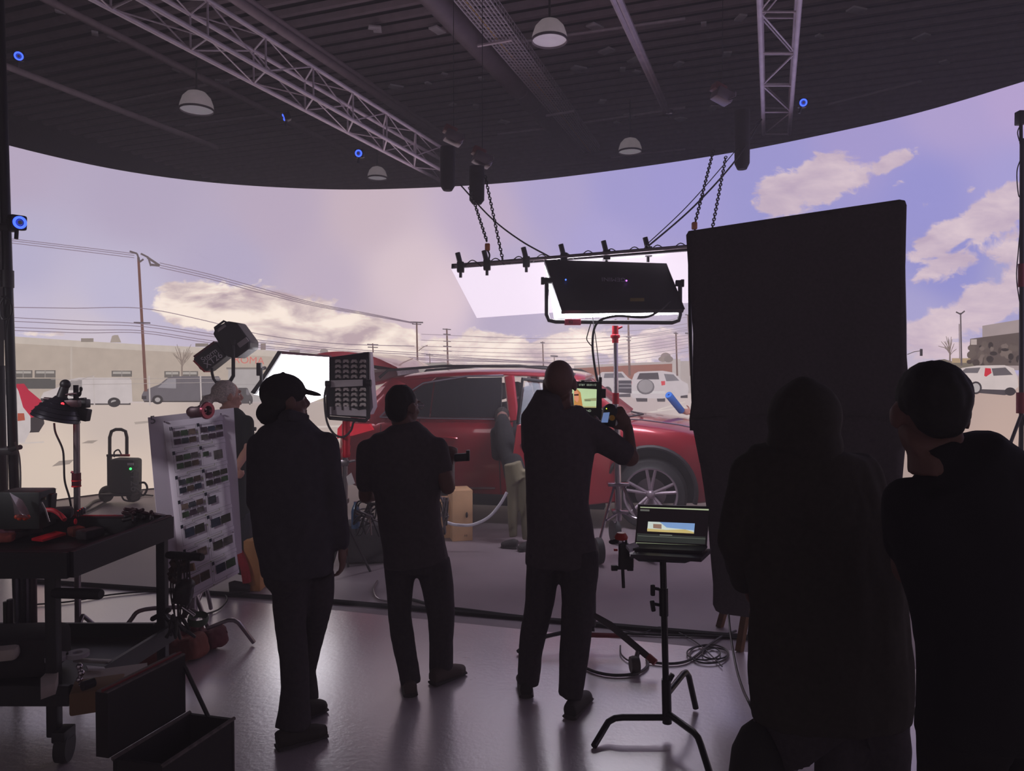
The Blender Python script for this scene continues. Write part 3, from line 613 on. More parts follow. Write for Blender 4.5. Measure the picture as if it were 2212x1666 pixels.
# rear door side glass
def pane(name, pts, m, out=0.0, t=.006):
    mb = MB(); mb.prism([C(*p) for p in pts], fy * t); return mb.build(name, m, car)
pane('quarter_window', [(-3.08, .035, 1.21), (-2.52, .03, 1.21), (-2.5, .13, 1.61), (-2.62, .125, 1.58), (-2.9, .07, 1.38)], glass)
pane('rear_door_window', [(-2.5, .03, 1.21), (-1.66, .03, 1.21), (-1.68, .135, 1.67), (-2.1, .138, 1.66), (-2.48, .13, 1.615)], glass)
fr = mat('window_trim', (170, 160, 175), .2, .9)
mb = MB(); mb.tube([C(-3.12, .02, 1.2), C(-2.4, .015, 1.195), C(-1.63, .015, 1.195)], .009, 6); mb.tube([C(-3.12, .02, 1.2), C(-2.92, .06, 1.4), C(-2.62, .12, 1.6), C(-2.1, .13, 1.68), C(-1.66, .13, 1.69)], .012, 6); mb.build('window_trim', fr, car)
# panel seams and handle
mb = MB(); 
for pts in ([(-1.66, -.004, 1.18), (-1.68, -.006, .8), (-1.66, -.006, .36)], [(-2.62, -.004, 1.18), (-2.66, -.006, .95), (-2.5, -.006, .7), (-2.42, -.006, .4)], [(-3.1, .0, 1.12), (-3.12, -.0, .8)]): mb.tube([C(*p) for p in curve_pts(pts, 4)], .005, 4)
mb.build('panel_seam', clad, car)
mb = MB(); mb.tube([C(-2.42, -.02, .97), C(-2.36, -.05, .98), C(-2.22, -.05, .98), C(-2.17, -.02, .97)], .016, 8); mb.build('door_handle', paint, car)
mb = MB(); mb.tube([C(-1.72, -.03, .42), C(-2.3, -.03, .40)], .012, 6); mb.build('side_moulding', fr, car)
# tail light
tl = mat('tail_lamp', (226, 40, 60), .15, 0, emit=.35, coat=1)
mb = MB(); mb.prism([C(-3.74, .2, 1.04), C(-3.6, .03, 1.12), C(-3.25, -.005, 1.12), C(-3.2, -.006, 1.05), C(-3.45, -.004, .98), C(-3.7, .1, .93)], fy * .08); mb.build('tail_light', tl, car)
mb = MB(); mb.box(C(-3.66, .2, .72), (.12, .4, .2), Rz); mb.build('rear_bumper', paint, car)
# tailgate, raised
root = car; prof = [(-3.0, 1.79), (-3.35, 1.93), (-3.75, 1.98), (-4.1, 1.93), (-4.25, 1.82)]
mb = MB(); q = curve_pts([Vector((a, 0, b_)) for a, b_ in prof], 6)
for s, mm in ((0, 0),):
    ring = [(v.x, v.z) for v in q] + [(v.x + .02, v.z - (.02 + .13 * min(1, k / 8))) for k, v in reversed(list(enumerate(q)))]
    mb.prism([C(x, .25, z) for x, z in ring], fy * 1.4)
mb.build('tailgate', paint, car)
mb = MB(); mb.prism([C(x, .3, z) for x, z in [(-3.25, 1.76), (-3.6, 1.84), (-3.95, 1.80), (-4.15, 1.72), (-4.0, 1.68), (-3.5, 1.74)]], fy * 1.3); mb.build('tailgate_lining', mat('pale_grey_lining', (176, 160, 166), .7), car)
mb = MB(); mb.prism([C(x, .22, z) for x, z in [(-4.0, 1.78), (-4.2, 1.84), (-4.46, 1.71), (-4.3, 1.70), (-4.2, 1.63), (-4.05, 1.62)]], fy * .5); mb.build('tailgate_edge', paintd, car)
for s in (.3, 1.55): MB().cyl(C(-3.2, s, 1.2), C(-3.75, s, 1.8), .014, n=8).build('gas_strut', BLACK, car)
# wheels
def wheel(x, y, sgn):
    r = MB(); c = C(x, y, WR); n = fy * sgn
    r.lathe(c, [(.29, -.02), (.315, -.005), (.365, .0), (WR, .04), (WR, .20), (.36, .24), (.29, .24), (.29, -.02)], axis=n, n=40)
    t = r.build('tire', RUB, car)
    alloy = mat('alloy', (160, 144, 156), .35, .5)
    r = MB(); r.lathe(c, [(.275, -.012), (.295, -.02), (.3, .06), (.282, .22), (.275, .22), (.27, .05), (.275, -.012)], axis=n, n=40); rim = r.build('rim', alloy, t); ORI[rim.name] = ORI[car.name]
    r = MB(); a, b_ = fx, Vector((0, 0, 1))
    for k in range(10):
        th = 2 * math.pi * (k // 2) / 5 + .3 + (.17 if k % 2 else -.17); e = a * math.cos(th) + b_ * math.sin(th)
        th2 = 2 * math.pi * (k // 2) / 5 + .3 + (.1 if k % 2 else -.1); e2 = a * math.cos(th2) + b_ * math.sin(th2)
        r.tube([c + e2 * .04 + n * .05, c + e * .28 + n * .0], 0, 6, rad=[(.02, .02), (.016, .018)], side=n)
    r.ell(c + n * .04, .05); s = r.build('spokes', alloy, t)
    MB().lathe(c, [(.001, .1), (.17, .1), (.17, .12)], axis=n).build('brake_disc', STEEL, t)
for x in (0, -2.86):
    wheel(x, .03, 1); wheel(x, WID - .03, -1)
# front door opened, hinged at x=-.42
HG = Vector((-.42, -.01)); ang = math.radians(38)
def D(u, z, o=0.0):            # u back from the hinge, o outwards
    x = HG.x - u * math.cos(ang) - o * math.sin(ang) * 1; y = HG.y - u * math.sin(ang) + o * math.cos(ang) * -1
    return C(x, y, z)
nd = (D(0, 0, 1) - D(0, 0, 0)).normalized()
mb = MB(); mb.prism([D(0, .3), D(0, 1.15), D(.3, 1.19), D(1.16, 1.2), D(1.22, .8), D(1.16, .42), D(1.0, .28)], -nd * .12); dr = mb.build('front_door', paint, car); ORI[dr.name] = ORI[car.name]
bake(dr, [('BEVEL', dict(width=.02, segments=3))])
mb = MB(); mb.prism([D(.03, .36, -.125), D(.03, 1.14, -.125), D(1.1, 1.16, -.125), D(1.14, .8, -.125), D(1.0, .4, -.125)], -nd * .05); mb.build('door_lining', interior, dr)
mb = MB(); mb.tube([D(.02, 1.16, -.03), D(.3, 1.42, -.08), D(.62, 1.6, -.12), D(1.2, 1.66, -.13), D(1.17, 1.2, -.03)], 0, 6, rad=[(.02, .02)] * 5); mb.build('window_frame', clad, dr)
mb = MB(); mb.prism([D(.08, 1.2, -.03), D(.32, 1.41, -.08), D(.63, 1.585, -.12), D(1.17, 1.63, -.13), D(1.15, 1.2, -.03)], -nd * .005); mb.build('window_glass', clear, dr)
mb = MB(); mb.tube([D(.86, .98, .015), D(.9, .985, .045), D(1.05, .985, .045), D(1.09, .98, .015)], .016, 8); mb.build('door_handle', fr, dr)
mb = MB(); mb.box(D(.12, 1.2, .12), (.22, .12, .15), Rz, r=.04); mb.build('door_mirror', clad, dr)
# windscreen, hood edge, seats
mb = MB(); mb.prism([C(-.28, .15, 1.2), C(-.95, .24, 1.69), C(-.95, 1.66, 1.69), C(-.28, 1.75, 1.2)], Vector((.004, 0, .005))); mb.build('windscreen', clear, car)
mb = MB(); mb.tube([C(-.45, .1, 1.215), C(-.1, .1, 1.205), C(.3, .13, 1.155), C(.6, .2, 1.09)], .008, 6); mb.build('hood_seam', fr, car)
mb = MB(); mb.tube([C(-.25, .2, 1.23), C(-.1, .5, 1.245), C(-.25, .9, 1.25)], .012, 5); mb.build('wiper', clad, car)
for y in (.5, 1.35):
    mb = MB(); mb.box(C(-1.5, y, .75), (.5, .5, .2), Rz, r=.07); mb.box(C(-1.72, y, 1.05), (.16, .48, .65), Rz, r=.07); mb.box(C(-1.76, y, 1.5), (.1, .26, .2), Rz, r=.045); mb.build('seat', interior, car)
mb = MB(); mb.lathe(C(-.8, .5, 1.1), [(.17, 0), (.185, .015), (.17, .03), (.16, .015), (.17, 0)], axis=fx * -.9 + Vector((0, 0, .4)), n=24); mb.build('steering_wheel', clad, car)
mb = MB(); mb.box(C(-.5, .95, 1.1), (.35, 1.5, .2), Rz, r=.06); mb.build('dashboard', interior, car)
mb = MB(); mb.prism([C(.7, .07, .9), C(.9, .22, .86), C(.93, .3, .78), C(.6, .03, .82)], Vector((0, 0, .09))); mb.build('headlight', glass, car)
# curved shade with speckled lining behind the car
sp = mat('speckled_silver', (206, 186, 200), .35, .6, var=.5, scale=220)
rf = thing('curved_reflector', 'rounded dark red shade with speckled silver side behind the car roof', 'reflector', P(860, 822, 10.2))
def fan(x0, x1, yt, yb, Y): 
    out = []
    for k in range(13):
        a = math.pi * (1 - k / 12); out.append(P((x0 + x1) / 2 + (x1 - x0) / 2 * math.cos(a), yb - (yb - yt) * math.sin(a), Y))
    return out
MB().prism([P(806, 822, 10.1), P(806, 795, 10.1), P(814, 781, 10.1), P(830, 774, 10.1), P(850, 774, 10.1), P(862, 830, 10.1), P(830, 840, 10.1)], (0, .12, 0)).build('red_side', mat('dull_red', (128, 50, 66), .5), rf)
MB().prism([P(850, 774, 10.12), P(872, 775, 10.12), P(890, 783, 10.12), P(902, 794, 10.12), P(906, 806, 10.12), P(880, 815, 10.12), P(862, 830, 10.12)], (0, .12, 0)).build('speckled_side', sp, rf)
# ================================================================ OVERHEAD LED PANEL
pz = [P(975, 582, 7.3), P(1530, 541, 7.1), P(1550, 650, 8.6), P(1030, 687, 8.8)]
lp = thing('overhead_led_panel', 'large white tilted LED panel hanging by chains above the car', 'LED panel', sum(pz, Vector()) / 4)
def ledm(name, rgb, st_, sc):
    m = bpy.data.materials.new(name); m.use_nodes = True; nt = m.node_tree; b = nt.nodes['Principled BSDF']
    tc = nt.nodes.new('ShaderNodeTexCoord'); w_ = nt.nodes.new('ShaderNodeTexChecker'); w_.inputs['Scale'].default_value = sc
    nt.links.new(tc.outputs['Object'], w_.inputs['Vector']); w_.inputs['Color1'].default_value = lin(rgb) + (1,); w_.inputs['Color2'].default_value = tuple(v * .8 for v in lin(rgb)) + (1,)
    nt.links.new(w_.outputs['Color'], b.inputs['Emission Color']); b.inputs['Emission Strength'].default_value = st_; b.inputs['Base Color'].default_value = (.02, .02, .02, 1)
    return m
up = Vector((0, 0, .012))
MB().prism(pz, (0, 0, .004)).build('emitting_face', ledm('led_face', (238, 222, 240), 1.4, 90), lp)
MB().prism([p + up for p in pz], (0, .02, .045)).build('panel_housing', BLACK, lp)
p0, p1 = P(982, 574, 7.25), P(1530, 529, 7.05); mb = MB(); mb.cyl(p0, p1, .018, n=10); mb.build('rigging_pipe', STEEL, lp)
for x in (995, 1052, 1137, 1218, 1310, 1400):
    y = 574 - (x - 982) * .082; c = P(x, y, 7.2); mb = MB(); mb.box(c + Vector((0, 0, -.02)), (.07, .08, .1)); mb.cyl(c, c + Vector((-.03, 0, .12)), .025, n=8); mb.cyl(c, c + Vector((.0, 0, -.12)), .015, n=6); mb.build('pipe_clamp', BLACK, lp)
mb = MB()
for i in range(10):
    x = 1000 + i * 50; a = P(x, 581 - (x - 982) * .082, 7.2); b_ = P(x + 40, 581 - (x + 22) * .0 - (x + 40 - 982) * .082, 7.2); mb.tube(curve_pts([a, (a + b_) / 2 + Vector((0, 0, .07)), b_], 5), .005, 4)
mb.build('jumper_cable', BLACK, lp)
# hoists, bags, chains
def chain(p, q, name, label, link=.05):
    p, q = Vector(p), Vector(q); d = (q - p); n = int(d.length / (link * .8)); d.normalize(); mb = MB(); a, b_ = ortho(d)
    for k in range(n):
        c = p + d * (k + .5) * link * .8; s = a if k % 2 else b_
        mb.tube([c + d * (math.cos(t) * link * .55) + s * (math.sin(t) * link * .3) for t in np.linspace(0, 2 * math.pi, 7)[:-1]], .006, 4, closed=True)
    return mb.build(name, BLACK, label=label, cat='chain', group='hoist chains of the overhead panel')
def hoist(px, py, Y, label, bagpx, bagy0, bagy1, red=True):
    c = P(px, py, Y); root = thing('chain_hoist', label, 'hoist', c, 'chain hoists above the stage'); s = F / Y
    mb = MB(); mb.box(c, (.2, .16, .12), (0, .35, .3), r=.02); mb.build('motor_housing', mat('hoist_grey', (120, 106, 114), .4, .5), root)
    mb = MB(); mb.box(c + Vector((-.04, 0, .08)), (.14, .12, .08), (0, .35, .3)); mb.build('motor_cap', mat('hoist_red', (120, 60, 58), .5), root)
    mb = MB(); mb.tube([c + Vector((.05, -.07, -.06)), c + Vector((.12, -.07, -.03)), c + Vector((.12, -.07, .02))], .01, 6); mb.build('handle', CHROME, root)
    t, b_ = P(bagpx, bagy0, Y), P(bagpx, bagy1, Y)
    mb = MB(); mb.tube([t, t.lerp(b_, .1), t.lerp(b_, .9), b_], 0, 14, rad=[(.08, .07), (.085, .08), (.08, .075), (.05, .05)], side=(1, 0, 0)); mb.build('chain_bag', BLK2, root)
    MB().cyl(c + Vector((0, 0, .05)), (c.x, c.y, CE - .09), .004, n=6).build('hanging_line', BLACK, root)
hoist(980, 298, 8.2, 'left chain hoist at the end of the box truss, black bag below', 967, 318, 412)
hoist(1042, 345, 8.0, 'chain hoist with black chain bag over the left end of the overhead panel', 1030, 360, 441)
hoist(1560, 208, 8.0, 'chain hoist with long black bag near the right truss', 1603, 240, 366)
chain(P(1014, 405, 7.9), P(1052, 522, 7.25), 'hoist_chain', 'left chain holding the overhead panel, orange hook block at its end')
chain(P(1048, 380, 7.95), P(1086, 562, 7.3), 'hoist_chain', 'second chain from the left, slanting down to the overhead panel')
chain(P(1541, 325, 8.0), P(1502, 480, 7.2), 'hoist_chain', 'chain at the left of the right pair above the black flag')
chain(P(1568, 338, 8.0), P(1530, 540, 7.1), 'hoist_chain', 'rightmost chain going down behind the black flag')
og = mat('orange_block', (196, 110, 60), .5)
for (x, y, Y, lb) in ((1053, 534, 7.25, 'orange hook block on the left chain above the overhead panel'), (1500, 488, 7.2, 'orange hook block at the top corner of the black flag')):
    c = P(x, y, Y); rt = thing('hook_block', lb, 'hook', c, 'orange hook blocks'); MB().box(c, (.05, .05, .07), r=.01).build('block_body', og, rt)
    MB().tube(curve_pts([c - Vector((0, 0, .03)), c + Vector((.02, 0, -.08)), c + Vector((.0, 0, -.15)), c + Vector((-.03, 0, -.1))], 4), .009, 6).build('hook', BLACK, rt)
def cable(pts, r, m, label, name='cable', cat='cable', **k):
    return MB().tube(curve_pts(pts, 8), r, 7).build(name, m, label=label, cat=cat, **k)
cable([P(995, 400, 8.0), P(1060, 470, 7.6), P(1125, 520, 7.4), P(1190, 556, 7.2)], .008, BLACK, 'black cable running from the left hoist down to the overhead panel')
cable([P(1645, 258, 8.2), P(1590, 345, 7.8), P(1500, 445, 7.4), P(1400, 532, 7.1)], .009, BLACK, 'thick black cable sagging from the right truss to the overhead panel')
cable([P(1640, 262, 8.2), P(1560, 360, 7.8), P(1480, 450, 7.4), P(1395, 530, 7.1)], .005, BLACK, 'thin line beside the thick cable from the right truss')
# round tracking cameras with blue rings
blue = mat('blue_ring', (60, 90, 255), .3, emit=2.5)
def tcam(px, py, Y, dirv, label, par=None):
    c = P(px, py, Y); rt = thing('tracking_camera', label, 'camera', c, 'small tracking cameras with blue light rings'); d = Vector(dirv).normalized(); a, b_ = ortho(d)
    R = Matrix((b_, d, a)).transposed()
    MB().box(c, (.085, .07, .085), R, r=.012).build('camera_body', BLACK, rt)
    MB().lathe(c + d * .036, [(.022, 0), (.036, 0), (.036, .006), (.022, .006), (.022, 0)], axis=d, n=24).build('light_ring', blue, rt)
    MB().lathe(c + d * .036, [(.001, .012), (.012, .01), (.018, 0)], axis=d, n=20).build('lens', mat('lens', (150, 160, 190), .1), rt)
    MB().cyl(c, c + Vector((-.02, .02, -.09)), .012, n=6).build('mount', BLACK, rt); return rt
tcam(40, 121, 6.5, (.5, -.7, -.3), 'tracking camera with blue ring at the upper left corner')
tcam(620, 252, 8, (-.8, -.3, -.3), 'tiny tracking camera clamped under the left truss')
tcam(777, 332, 7.5, (-.1, -1, -.2), 'tracking camera with a full blue ring below the left truss')
tcam(1733, 223, 7.2, (-.1, -1, -.2), 'tracking camera with blue ring beside the right truss')
tcam(37, 481, 4.3, (.8, -.6, -.1), 'tracking camera on an arm of the tall left pole')
# ================================================================ TALL LEFT POLE, RIGHT STAND
def vpole(px, y0, y1, Y, r, m=BLACK):
    pass
lpz = thing('tall_black_pole', 'tall black pole at the left edge carrying a small camera', 'pole', P(30, 1060, 4.35) * 1)
b0 = P(31, 1060, 4.35); t0 = P(3, 150, 4.35); e = (b0 - t0).normalized(); mb = MB(); mb.cyl(t0 - e * 1, Vector(b0) + e * (b0.z / -e.z if e.z else 1), .026, n=12); mb.build('pole', mat('pole_dark', (26, 24, 30), .35, .3), lpz)
mb = MB(); c = P(16, 603, 4.35); mb.cyl(c + Vector((0, 0, -.05)), c + Vector((0, 0, .05)), .034, n=12); mb.cyl(c, c + Vector((-.08, 0, 0)), .014); mb.build('collar', BLACK, lpz)
mb = MB(); c = P(12, 492, 4.35); mb.box(c, (.08, .06, .045)); mb.cyl(c, P(36, 495, 4.3), .012); mb.build('camera_arm', BLACK, lpz)
mb = MB(); mb.tube(curve_pts([P(4, 640, 4.3), P(24, 655, 4.28), P(25, 680, 4.28), P(6, 690, 4.3), P(0, 660, 4.3), P(14, 640, 4.3), P(22, 670, 4.28), P(12, 720, 4.3), P(16, 800, 4.3)], 8), .005, 5); mb.build('cable_loop', BLACK, lpz)
mb = MB(); c = P(26, 970, 4.3); mb.box(P(10, 975, 4.3), (.12, .06, .04)); mb.cyl(P(10, 975, 4.3), P(44, 966, 4.25), .014); mb.build('side_knob', BLACK, lpz)
cable([P(32, 955, 4.2), P(42, 990, 4.2), P(44, 1050, 4.15), P(40, 1090, 4.1)], .005, BLACK, 'thin black cable hanging from the tall left pole')
# second edge pole
mb = MB(); mb.cyl(P(1, 790, 4.6), P(8, 1135, 4.6), .024); mb.build('edge_pole', BLACK, label='black pole cut by the left edge of the picture beside the tall pole', cat='pole')
rs = thing('tripod_stand', 'black tripod stand with red collar at the right edge', 'stand', P(2205, 1000, 5.5))
Y = 5.5; mb = MB(); mb.cyl(P(2208, 300, Y), P(2206, 1010, Y), .016); mb.build('pole', BLACK, rs)
mb = MB(); mb.cyl(P(2205, 848, Y), P(2205, 893, Y), .03); mb.build('red_collar', mat('dull_red_collar', (150, 20, 40), .4), rs); MB().cyl(P(2206, 570, Y), P(2206, 620, Y), .022).build('red_sleeve', mat('dull_red_collar', (150, 20, 40), .4), rs)
bz = P(2207, 893, Y)
for q in (P(2150, 1045, 5.3), P(2200, 1040, 5.9), P(2262, 1050, 5.3)):
    e = (q - bz).normalized(); MB().cyl(bz, bz + e * (bz.z / -e.z), .012).build('leg', BLACK, rs)
mb = MB(); c = P(2205, 255, Y); mb.box(c, (.06, .06, .1)); mb.cyl(c, P(2206, 310, Y), .012); mb.tube(curve_pts([P(2206, 268, Y), P(2198, 285, Y), P(2202, 305, Y)], 4), .004, 5); mb.build('clamp', BLACK, rs)
mb = MB(); mb.tube(curve_pts([P(2207, 340, Y), P(2197, 370, Y), P(2200, 420, Y), P(2208, 440, Y), P(2200, 540, Y), P(2196, 600, Y), P(2204, 660, Y)], 6), .004, 5); mb.build('cable', BLACK, rs)
# ================================================================ BLACK FLOPPY FLAG
duv = mat('duvetyne_black', (86, 77, 82), .95, var=.15, scale=60)
fl = thing('floppy_flag', 'tall black fabric flag blocking the middle right of the wall', 'light flag', P(1720, 1320, 4.0))
def fY(x): return 4.35 - (x - 1482) / 475 * .5
def sheet(pts, t, amp, name, seedk):
    # filled outline as a puckered sheet
    bm = bmesh.new(); f = bm.faces.new([bm.verts.new((x, y, 0)) for x, y in pts])
    xs = [p[0] for p in pts]; ys = [p[1] for p in pts]
    for s0, ax in ((min(xs), 0), (min(ys), 1)):
        q = s0 + 22
        while q < (max(xs) if ax == 0 else max(ys)):
            bmesh.ops.bisect_plane(bm, geom=bm.verts[:] + bm.edges[:] + bm.faces[:], plane_co=(q if ax == 0 else 0, q if ax else 0, 0), plane_no=(1 - ax, ax, 0)); q += 22
    bm.verts.index_update(); vs = []
    for v in bm.verts:
        x, y = v.co.x, v.co.y; vs.append(P(x, y, fY(x) + amp * noise.noise(Vector((x * .012 + seedk, y * .004, 0)))))
    mb = MB(); mb.add(vs, [[v.index for v in f.verts] for f in bm.faces]); bm.free()
    o = mb.build(name, duv, fl); bake(o, [('SOLIDIFY', dict(thickness=t))]); return o
sheet([(1482, 508), (1488, 499), (1720, 464), (1943, 431), (1954, 433), (1957, 442), (1956, 560), (1953, 700), (1958, 760), (1964, 840), (1962, 905), (1958, 960), (1490, 930), (1489, 905), (1496, 850), (1497, 720), (1488, 600)], .02, .02, 'upper_panel', 1)
sheet([(1492, 905), (1500, 930), (1514, 1000), (1522, 1050), (1530, 1110), (1536, 1200), (1541, 1260), (1540, 1305), (1546, 1318), (1560, 1325), (1640, 1335), (1900, 1345), (1940, 1330), (1946, 1200), (1948, 1040), (1960, 905), (1700, 890)], .015, .07, 'lower_flap', 5)
mb = MB(); loop = [P(x, y, fY(x) + .03) for x, y in ((1488, 504), (1950, 437), (1953, 700), (1957, 900), (1497, 905), (1491, 700))]
mb.tube(loop, .012, 8, closed=True); mb.build('frame', BLACK, fl)
# wooden stool behind hooded man
ws = thing('wooden_stool', 'wooden stool leg showing below the black flag', 'stool', P(1640, 1405, 3.9)); wood = mat('brown_wood', (112, 74, 44), .6, var=.25, scale=18)
tz = .52
c0 = PZ(1650, 1260, tz); c0 = Vector((P(1650, 1400, 4.0).x, 4.6, tz))
f0 = PZ(1597, 1408, 0)
mb = MB(); c0 = Vector((f0.x + .25, f0.y + .22, tz)); mb.box(c0, (.36, .36, .035)); mb.build('seat', wood, ws)
for sx in (-1, 1):
    for sy in (-1, 1): MB().tube([c0 + Vector((sx * .14, sy * .14, 0)), Vector((c0.x + sx * .25, c0.y + sy * .22, 0))], 0, 4, rad=[(.028, .02)] * 2).build('leg', wood, ws)
# ================================================================ SOFT PANEL ON RED/CHROME ROLLER STAND
pn = thing('studio_light_panel', 'dark backed rectangular light panel in a U bracket above the car', 'studio light', P(1325, 700, 6.9))
Y = 6.9
bk4 = [P(1176, 561, Y + .25), P(1440, 569, Y + .25), P(1478, 668, Y - .1), P(1213, 671, Y - .1)]
nrm = (bk4[1] - bk4[0]).cross(bk4[3] - bk4[0]).normalized(); nrm = nrm if nrm.y > 0 else -nrm
MB().prism(bk4, nrm * .05).build('housing', mat('panel_back', (46, 42, 48), .5), pn)
em = [p + nrm * .055 + o_ for p, o_ in zip(bk4, (Vector((-.02, 0, 0)), Vector((0, 0, .0)), Vector((0, 0, -.0)), Vector((-.03, 0, -.05))))]
em = [P(1176, 563, Y + .31), P(1438, 571, Y + .31), P(1470, 676, Y + .02), P(1198, 686, Y + .02)]
MB().prism(em, nrm * .02).build('diffuser', ledm('soft_face', (250, 244, 255), 26, 1), pn)
text_obj('lettering', 'GEMINI', .07, mat('grey_lettering', (170, 160, 176), .5), pn, P(1325, 606, Y + .11) - nrm * .015, bk4[0] - bk4[1], bk4[2] - bk4[1], label='faint upside down lettering')
for x, y, c in ((1222, 606, 'b'), (1353, 608, 'p')): MB().ell(P(x, y, Y + .09) - nrm * .01, .008).build('status_light', mat('led_' + c, (70, 110, 255) if c == 'b' else (200, 110, 255), .3, emit=3), pn)
MB().box(P(1376, 649, Y - .04) - nrm * .01, (.13, .01, .03)).build('yellow_label', mat('label_yellow', (130, 110, 50), .6), pn)
yk = [P(1181, 600, Y), P(1181, 640, Y), P(1181, 680, Y), P(1186, 692, Y), P(1200, 695, Y), P(1330, 696, Y), P(1452, 697, Y), P(1466, 692, Y), P(1469, 680, Y), P(1469, 640, Y), P(1469, 606, Y)]
MB().tube(yk, .02, 8).build('yoke', BLACK, pn)
mb = MB(); mb.cyl(P(1171, 607, Y), P(1192, 607, Y), .03); mb.box(P(1172, 607, Y), (.03, .03, .07)); mb.build('yoke_knob', BLACK, pn); mb = MB(); mb.cyl(P(1460, 612, Y), P(1476, 612, Y), .03); mb.box(P(1474, 612, Y), (.03, .03, .07)); mb.build('yoke_knob', BLACK, pn)
mb = MB(); mb.prism([P(1440, 570, Y + .26), P(1452, 600, Y + .1), P(1480, 668, Y - .1), P(1470, 668, Y - .1)], (0, .04, 0)); mb.build('barn_door', BLACK, pn)
MB().box(P(1237, 696, Y - .01), (.15, .05, .055), r=.004).build('pink_tape', mat('pink_tape', (240, 70, 110), .5), pn)
text_obj('tape_writing', 'R2', .035, mat('ink', (60, 20, 40), .6), pn, P(1233, 696, Y - .04), (1, 0, 0), (0, 0, 1))
cable([P(1448, 652, 6.8), P(1400, 684, 6.7), P(1330, 683, 6.7), P(1290, 698, 6.7), P(1280, 740, 6.7), P(1286, 800, 6.6), P(1298, 850, 6.5)], .011, BLACK, 'black cable looping under the panel and down behind the man filming')
cable([P(1276, 700, 6.8), P(1270, 720, 6.8), P(1268, 735, 6.8), P(1282, 752, 6.8)], .005, BLACK, 'short thin cable loop hanging left of the panel stand')
cable([P(1278, 672, 6.85), P(1288, 740, 6.7), P(1298, 830, 6.5)], .004, BLACK, 'thin line hanging beside the panel cable')
rsd = thing('roller_stand', 'chrome rolling stand with red joints behind the man filming', 'light stand', P(1335, 1172, 7.0) * 1)
Y = 6.95
MB().cyl(P(1330, 735, Y), P(1332, 1060, Y), .021, n=14).build('upper_pole', CHROME, rsd)
MB().cyl(P(1332, 900, Y), P(1336, 1125, Y), .032, n=14).build('lower_pole', CHROME, rsd)
mb = MB(); mb.cyl(P(1329, 704, Y), P(1329, 741, Y), .03, n=14); mb.lathe(P(1329, 720, Y), [(.03, -.05), (.045, -.04), (.045, -.02), (.03, -.01)]); mb.cyl(P(1329, 728, Y), P(1320, 726, Y), .016); mb.cyl(P(1330, 712, Y), P(1344, 706, Y), .01); mb.build('red_head', RED, rsd)
MB().cyl(P(1329, 700, Y), P(1329, 690, Y), .014).build('stud', STEEL, rsd)
MB().cyl(P(1330, 849, Y), P(1330, 873, Y), .032, n=14).build('red_collar', RED, rsd)
top = P(1335, 1046, Y); bot = P(1339, 1105, Y); MB().box(top, (.2, .12, .03)).build('leg_collar', CHROME, rsd)
MB().box(bot, (.15, .12, .03)).build('lower_collar', CHROME, rsd)
for i, (x, y, yd) in enumerate(((1285, 1108, -.3), (1395, 1130, -.2), (1345, 1110, .5))):
    k = Vector((P(x, y, Y).x, Y + yd, .17)); mb = MB(); mb.tube([top + Vector(((k.x - top.x) * .15, 0, 0)), k], 0, 6, rad=[(.018, .012)] * 2); mb.tube([bot, k.lerp(top, .4)], .012, 6); mb.build('leg', CHROME, rsd)
    kk = MB(); c = Vector((k.x, k.y, .12)); kk.lathe(c - Vector((.03, 0, 0)), [(.05, 0), (.115, .0), (.12, .03), (.115, .06), (.05, .06)], axis=(1, .2, 0), cap=True); kk.build('caster', RUB, rsd)
# ================================================================ HEX LED HEAD ON STAND (centre left)
Y = 6.1; hx = thing('tile_light', 'square tile light head seen from behind, four columns of hexagonal fins', 'studio light', P(755, 905, Y))
ax = (P(800, 765, Y) - P(712, 772, Y)).normalized()
mb = MB(); mb.prism([P(712, 772, Y + .1), P(796, 760, Y + .1), P(806, 880, Y + .1), P(798, 896, Y + .1), P(712, 884, Y + .1)], (.02, .08, 0)); mb.build('white_diffuser_box', mat('diffuser_box', (222, 206, 216), .5), hx)
mb = MB(); mb.prism([P(711, 772, Y + .02), P(797, 761, Y + .02), P(797, 905, Y + .02), P(711, 898, Y + .02)], (0, .06, 0)); mb.build('back_plate', mat('tile_back', (30, 28, 32), .5), hx)
MB().prism([P(716, 776, Y + .2), P(794, 764, Y + .2), P(800, 880, Y + .2), P(716, 882, Y + .2)], (0, .006, 0)).build('lit_face', ledm('tile_face', (255, 246, 250), 3.5, 1), hx)
mb = MB(); hexm = mat('hex_fin', (240, 228, 224), .5, .0)
for blk, k, cxp in [(b0, k_, c0) for b0 in (0, 1) for k_ in range(4) for c0 in (730, 747, 765, 784)]:
        y = (783 if blk == 0 else 844) + k * 11
        if blk == 1 and k == 0 and cxp == 730: mb.build('hex_fins', hexm, hx); mb = MB()
        for s in (1, .6):
            pts = [P(cxp + dx * s, y + dy * s, Y - .0) for dx, dy in ((-7, 1), (-4, -4.4), (4, -4.4), (7, 1))]
            mb.tube(pts, .008, 4)
mb.build('hex_fins', hexm, hx)
mb = MB()
for x in (722, 739, 756, 774, 792): mb.cyl(P(x, 775, Y - .01), P(x, 886, Y - .01), .006, n=5)
mb.build('fin_rail', BLACK, hx)
MB().prism([P(714, 822, Y - .03), P(782, 820, Y - .03), P(782, 834, Y - .03), P(714, 837, Y - .03)], (0, .03, 0)).build('centre_bracket', mat('silver_bracket', (225, 214, 216), .4, .1), hx)
MB().prism([P(711, 879, Y - .0), P(750, 878, Y), P(775, 886, Y), P(797, 884, Y), P(797, 900, Y), P(711, 896, Y)], (0, .02, 0)).build('lower_skirt', mat('skirt', (206, 192, 198), .5), hx)
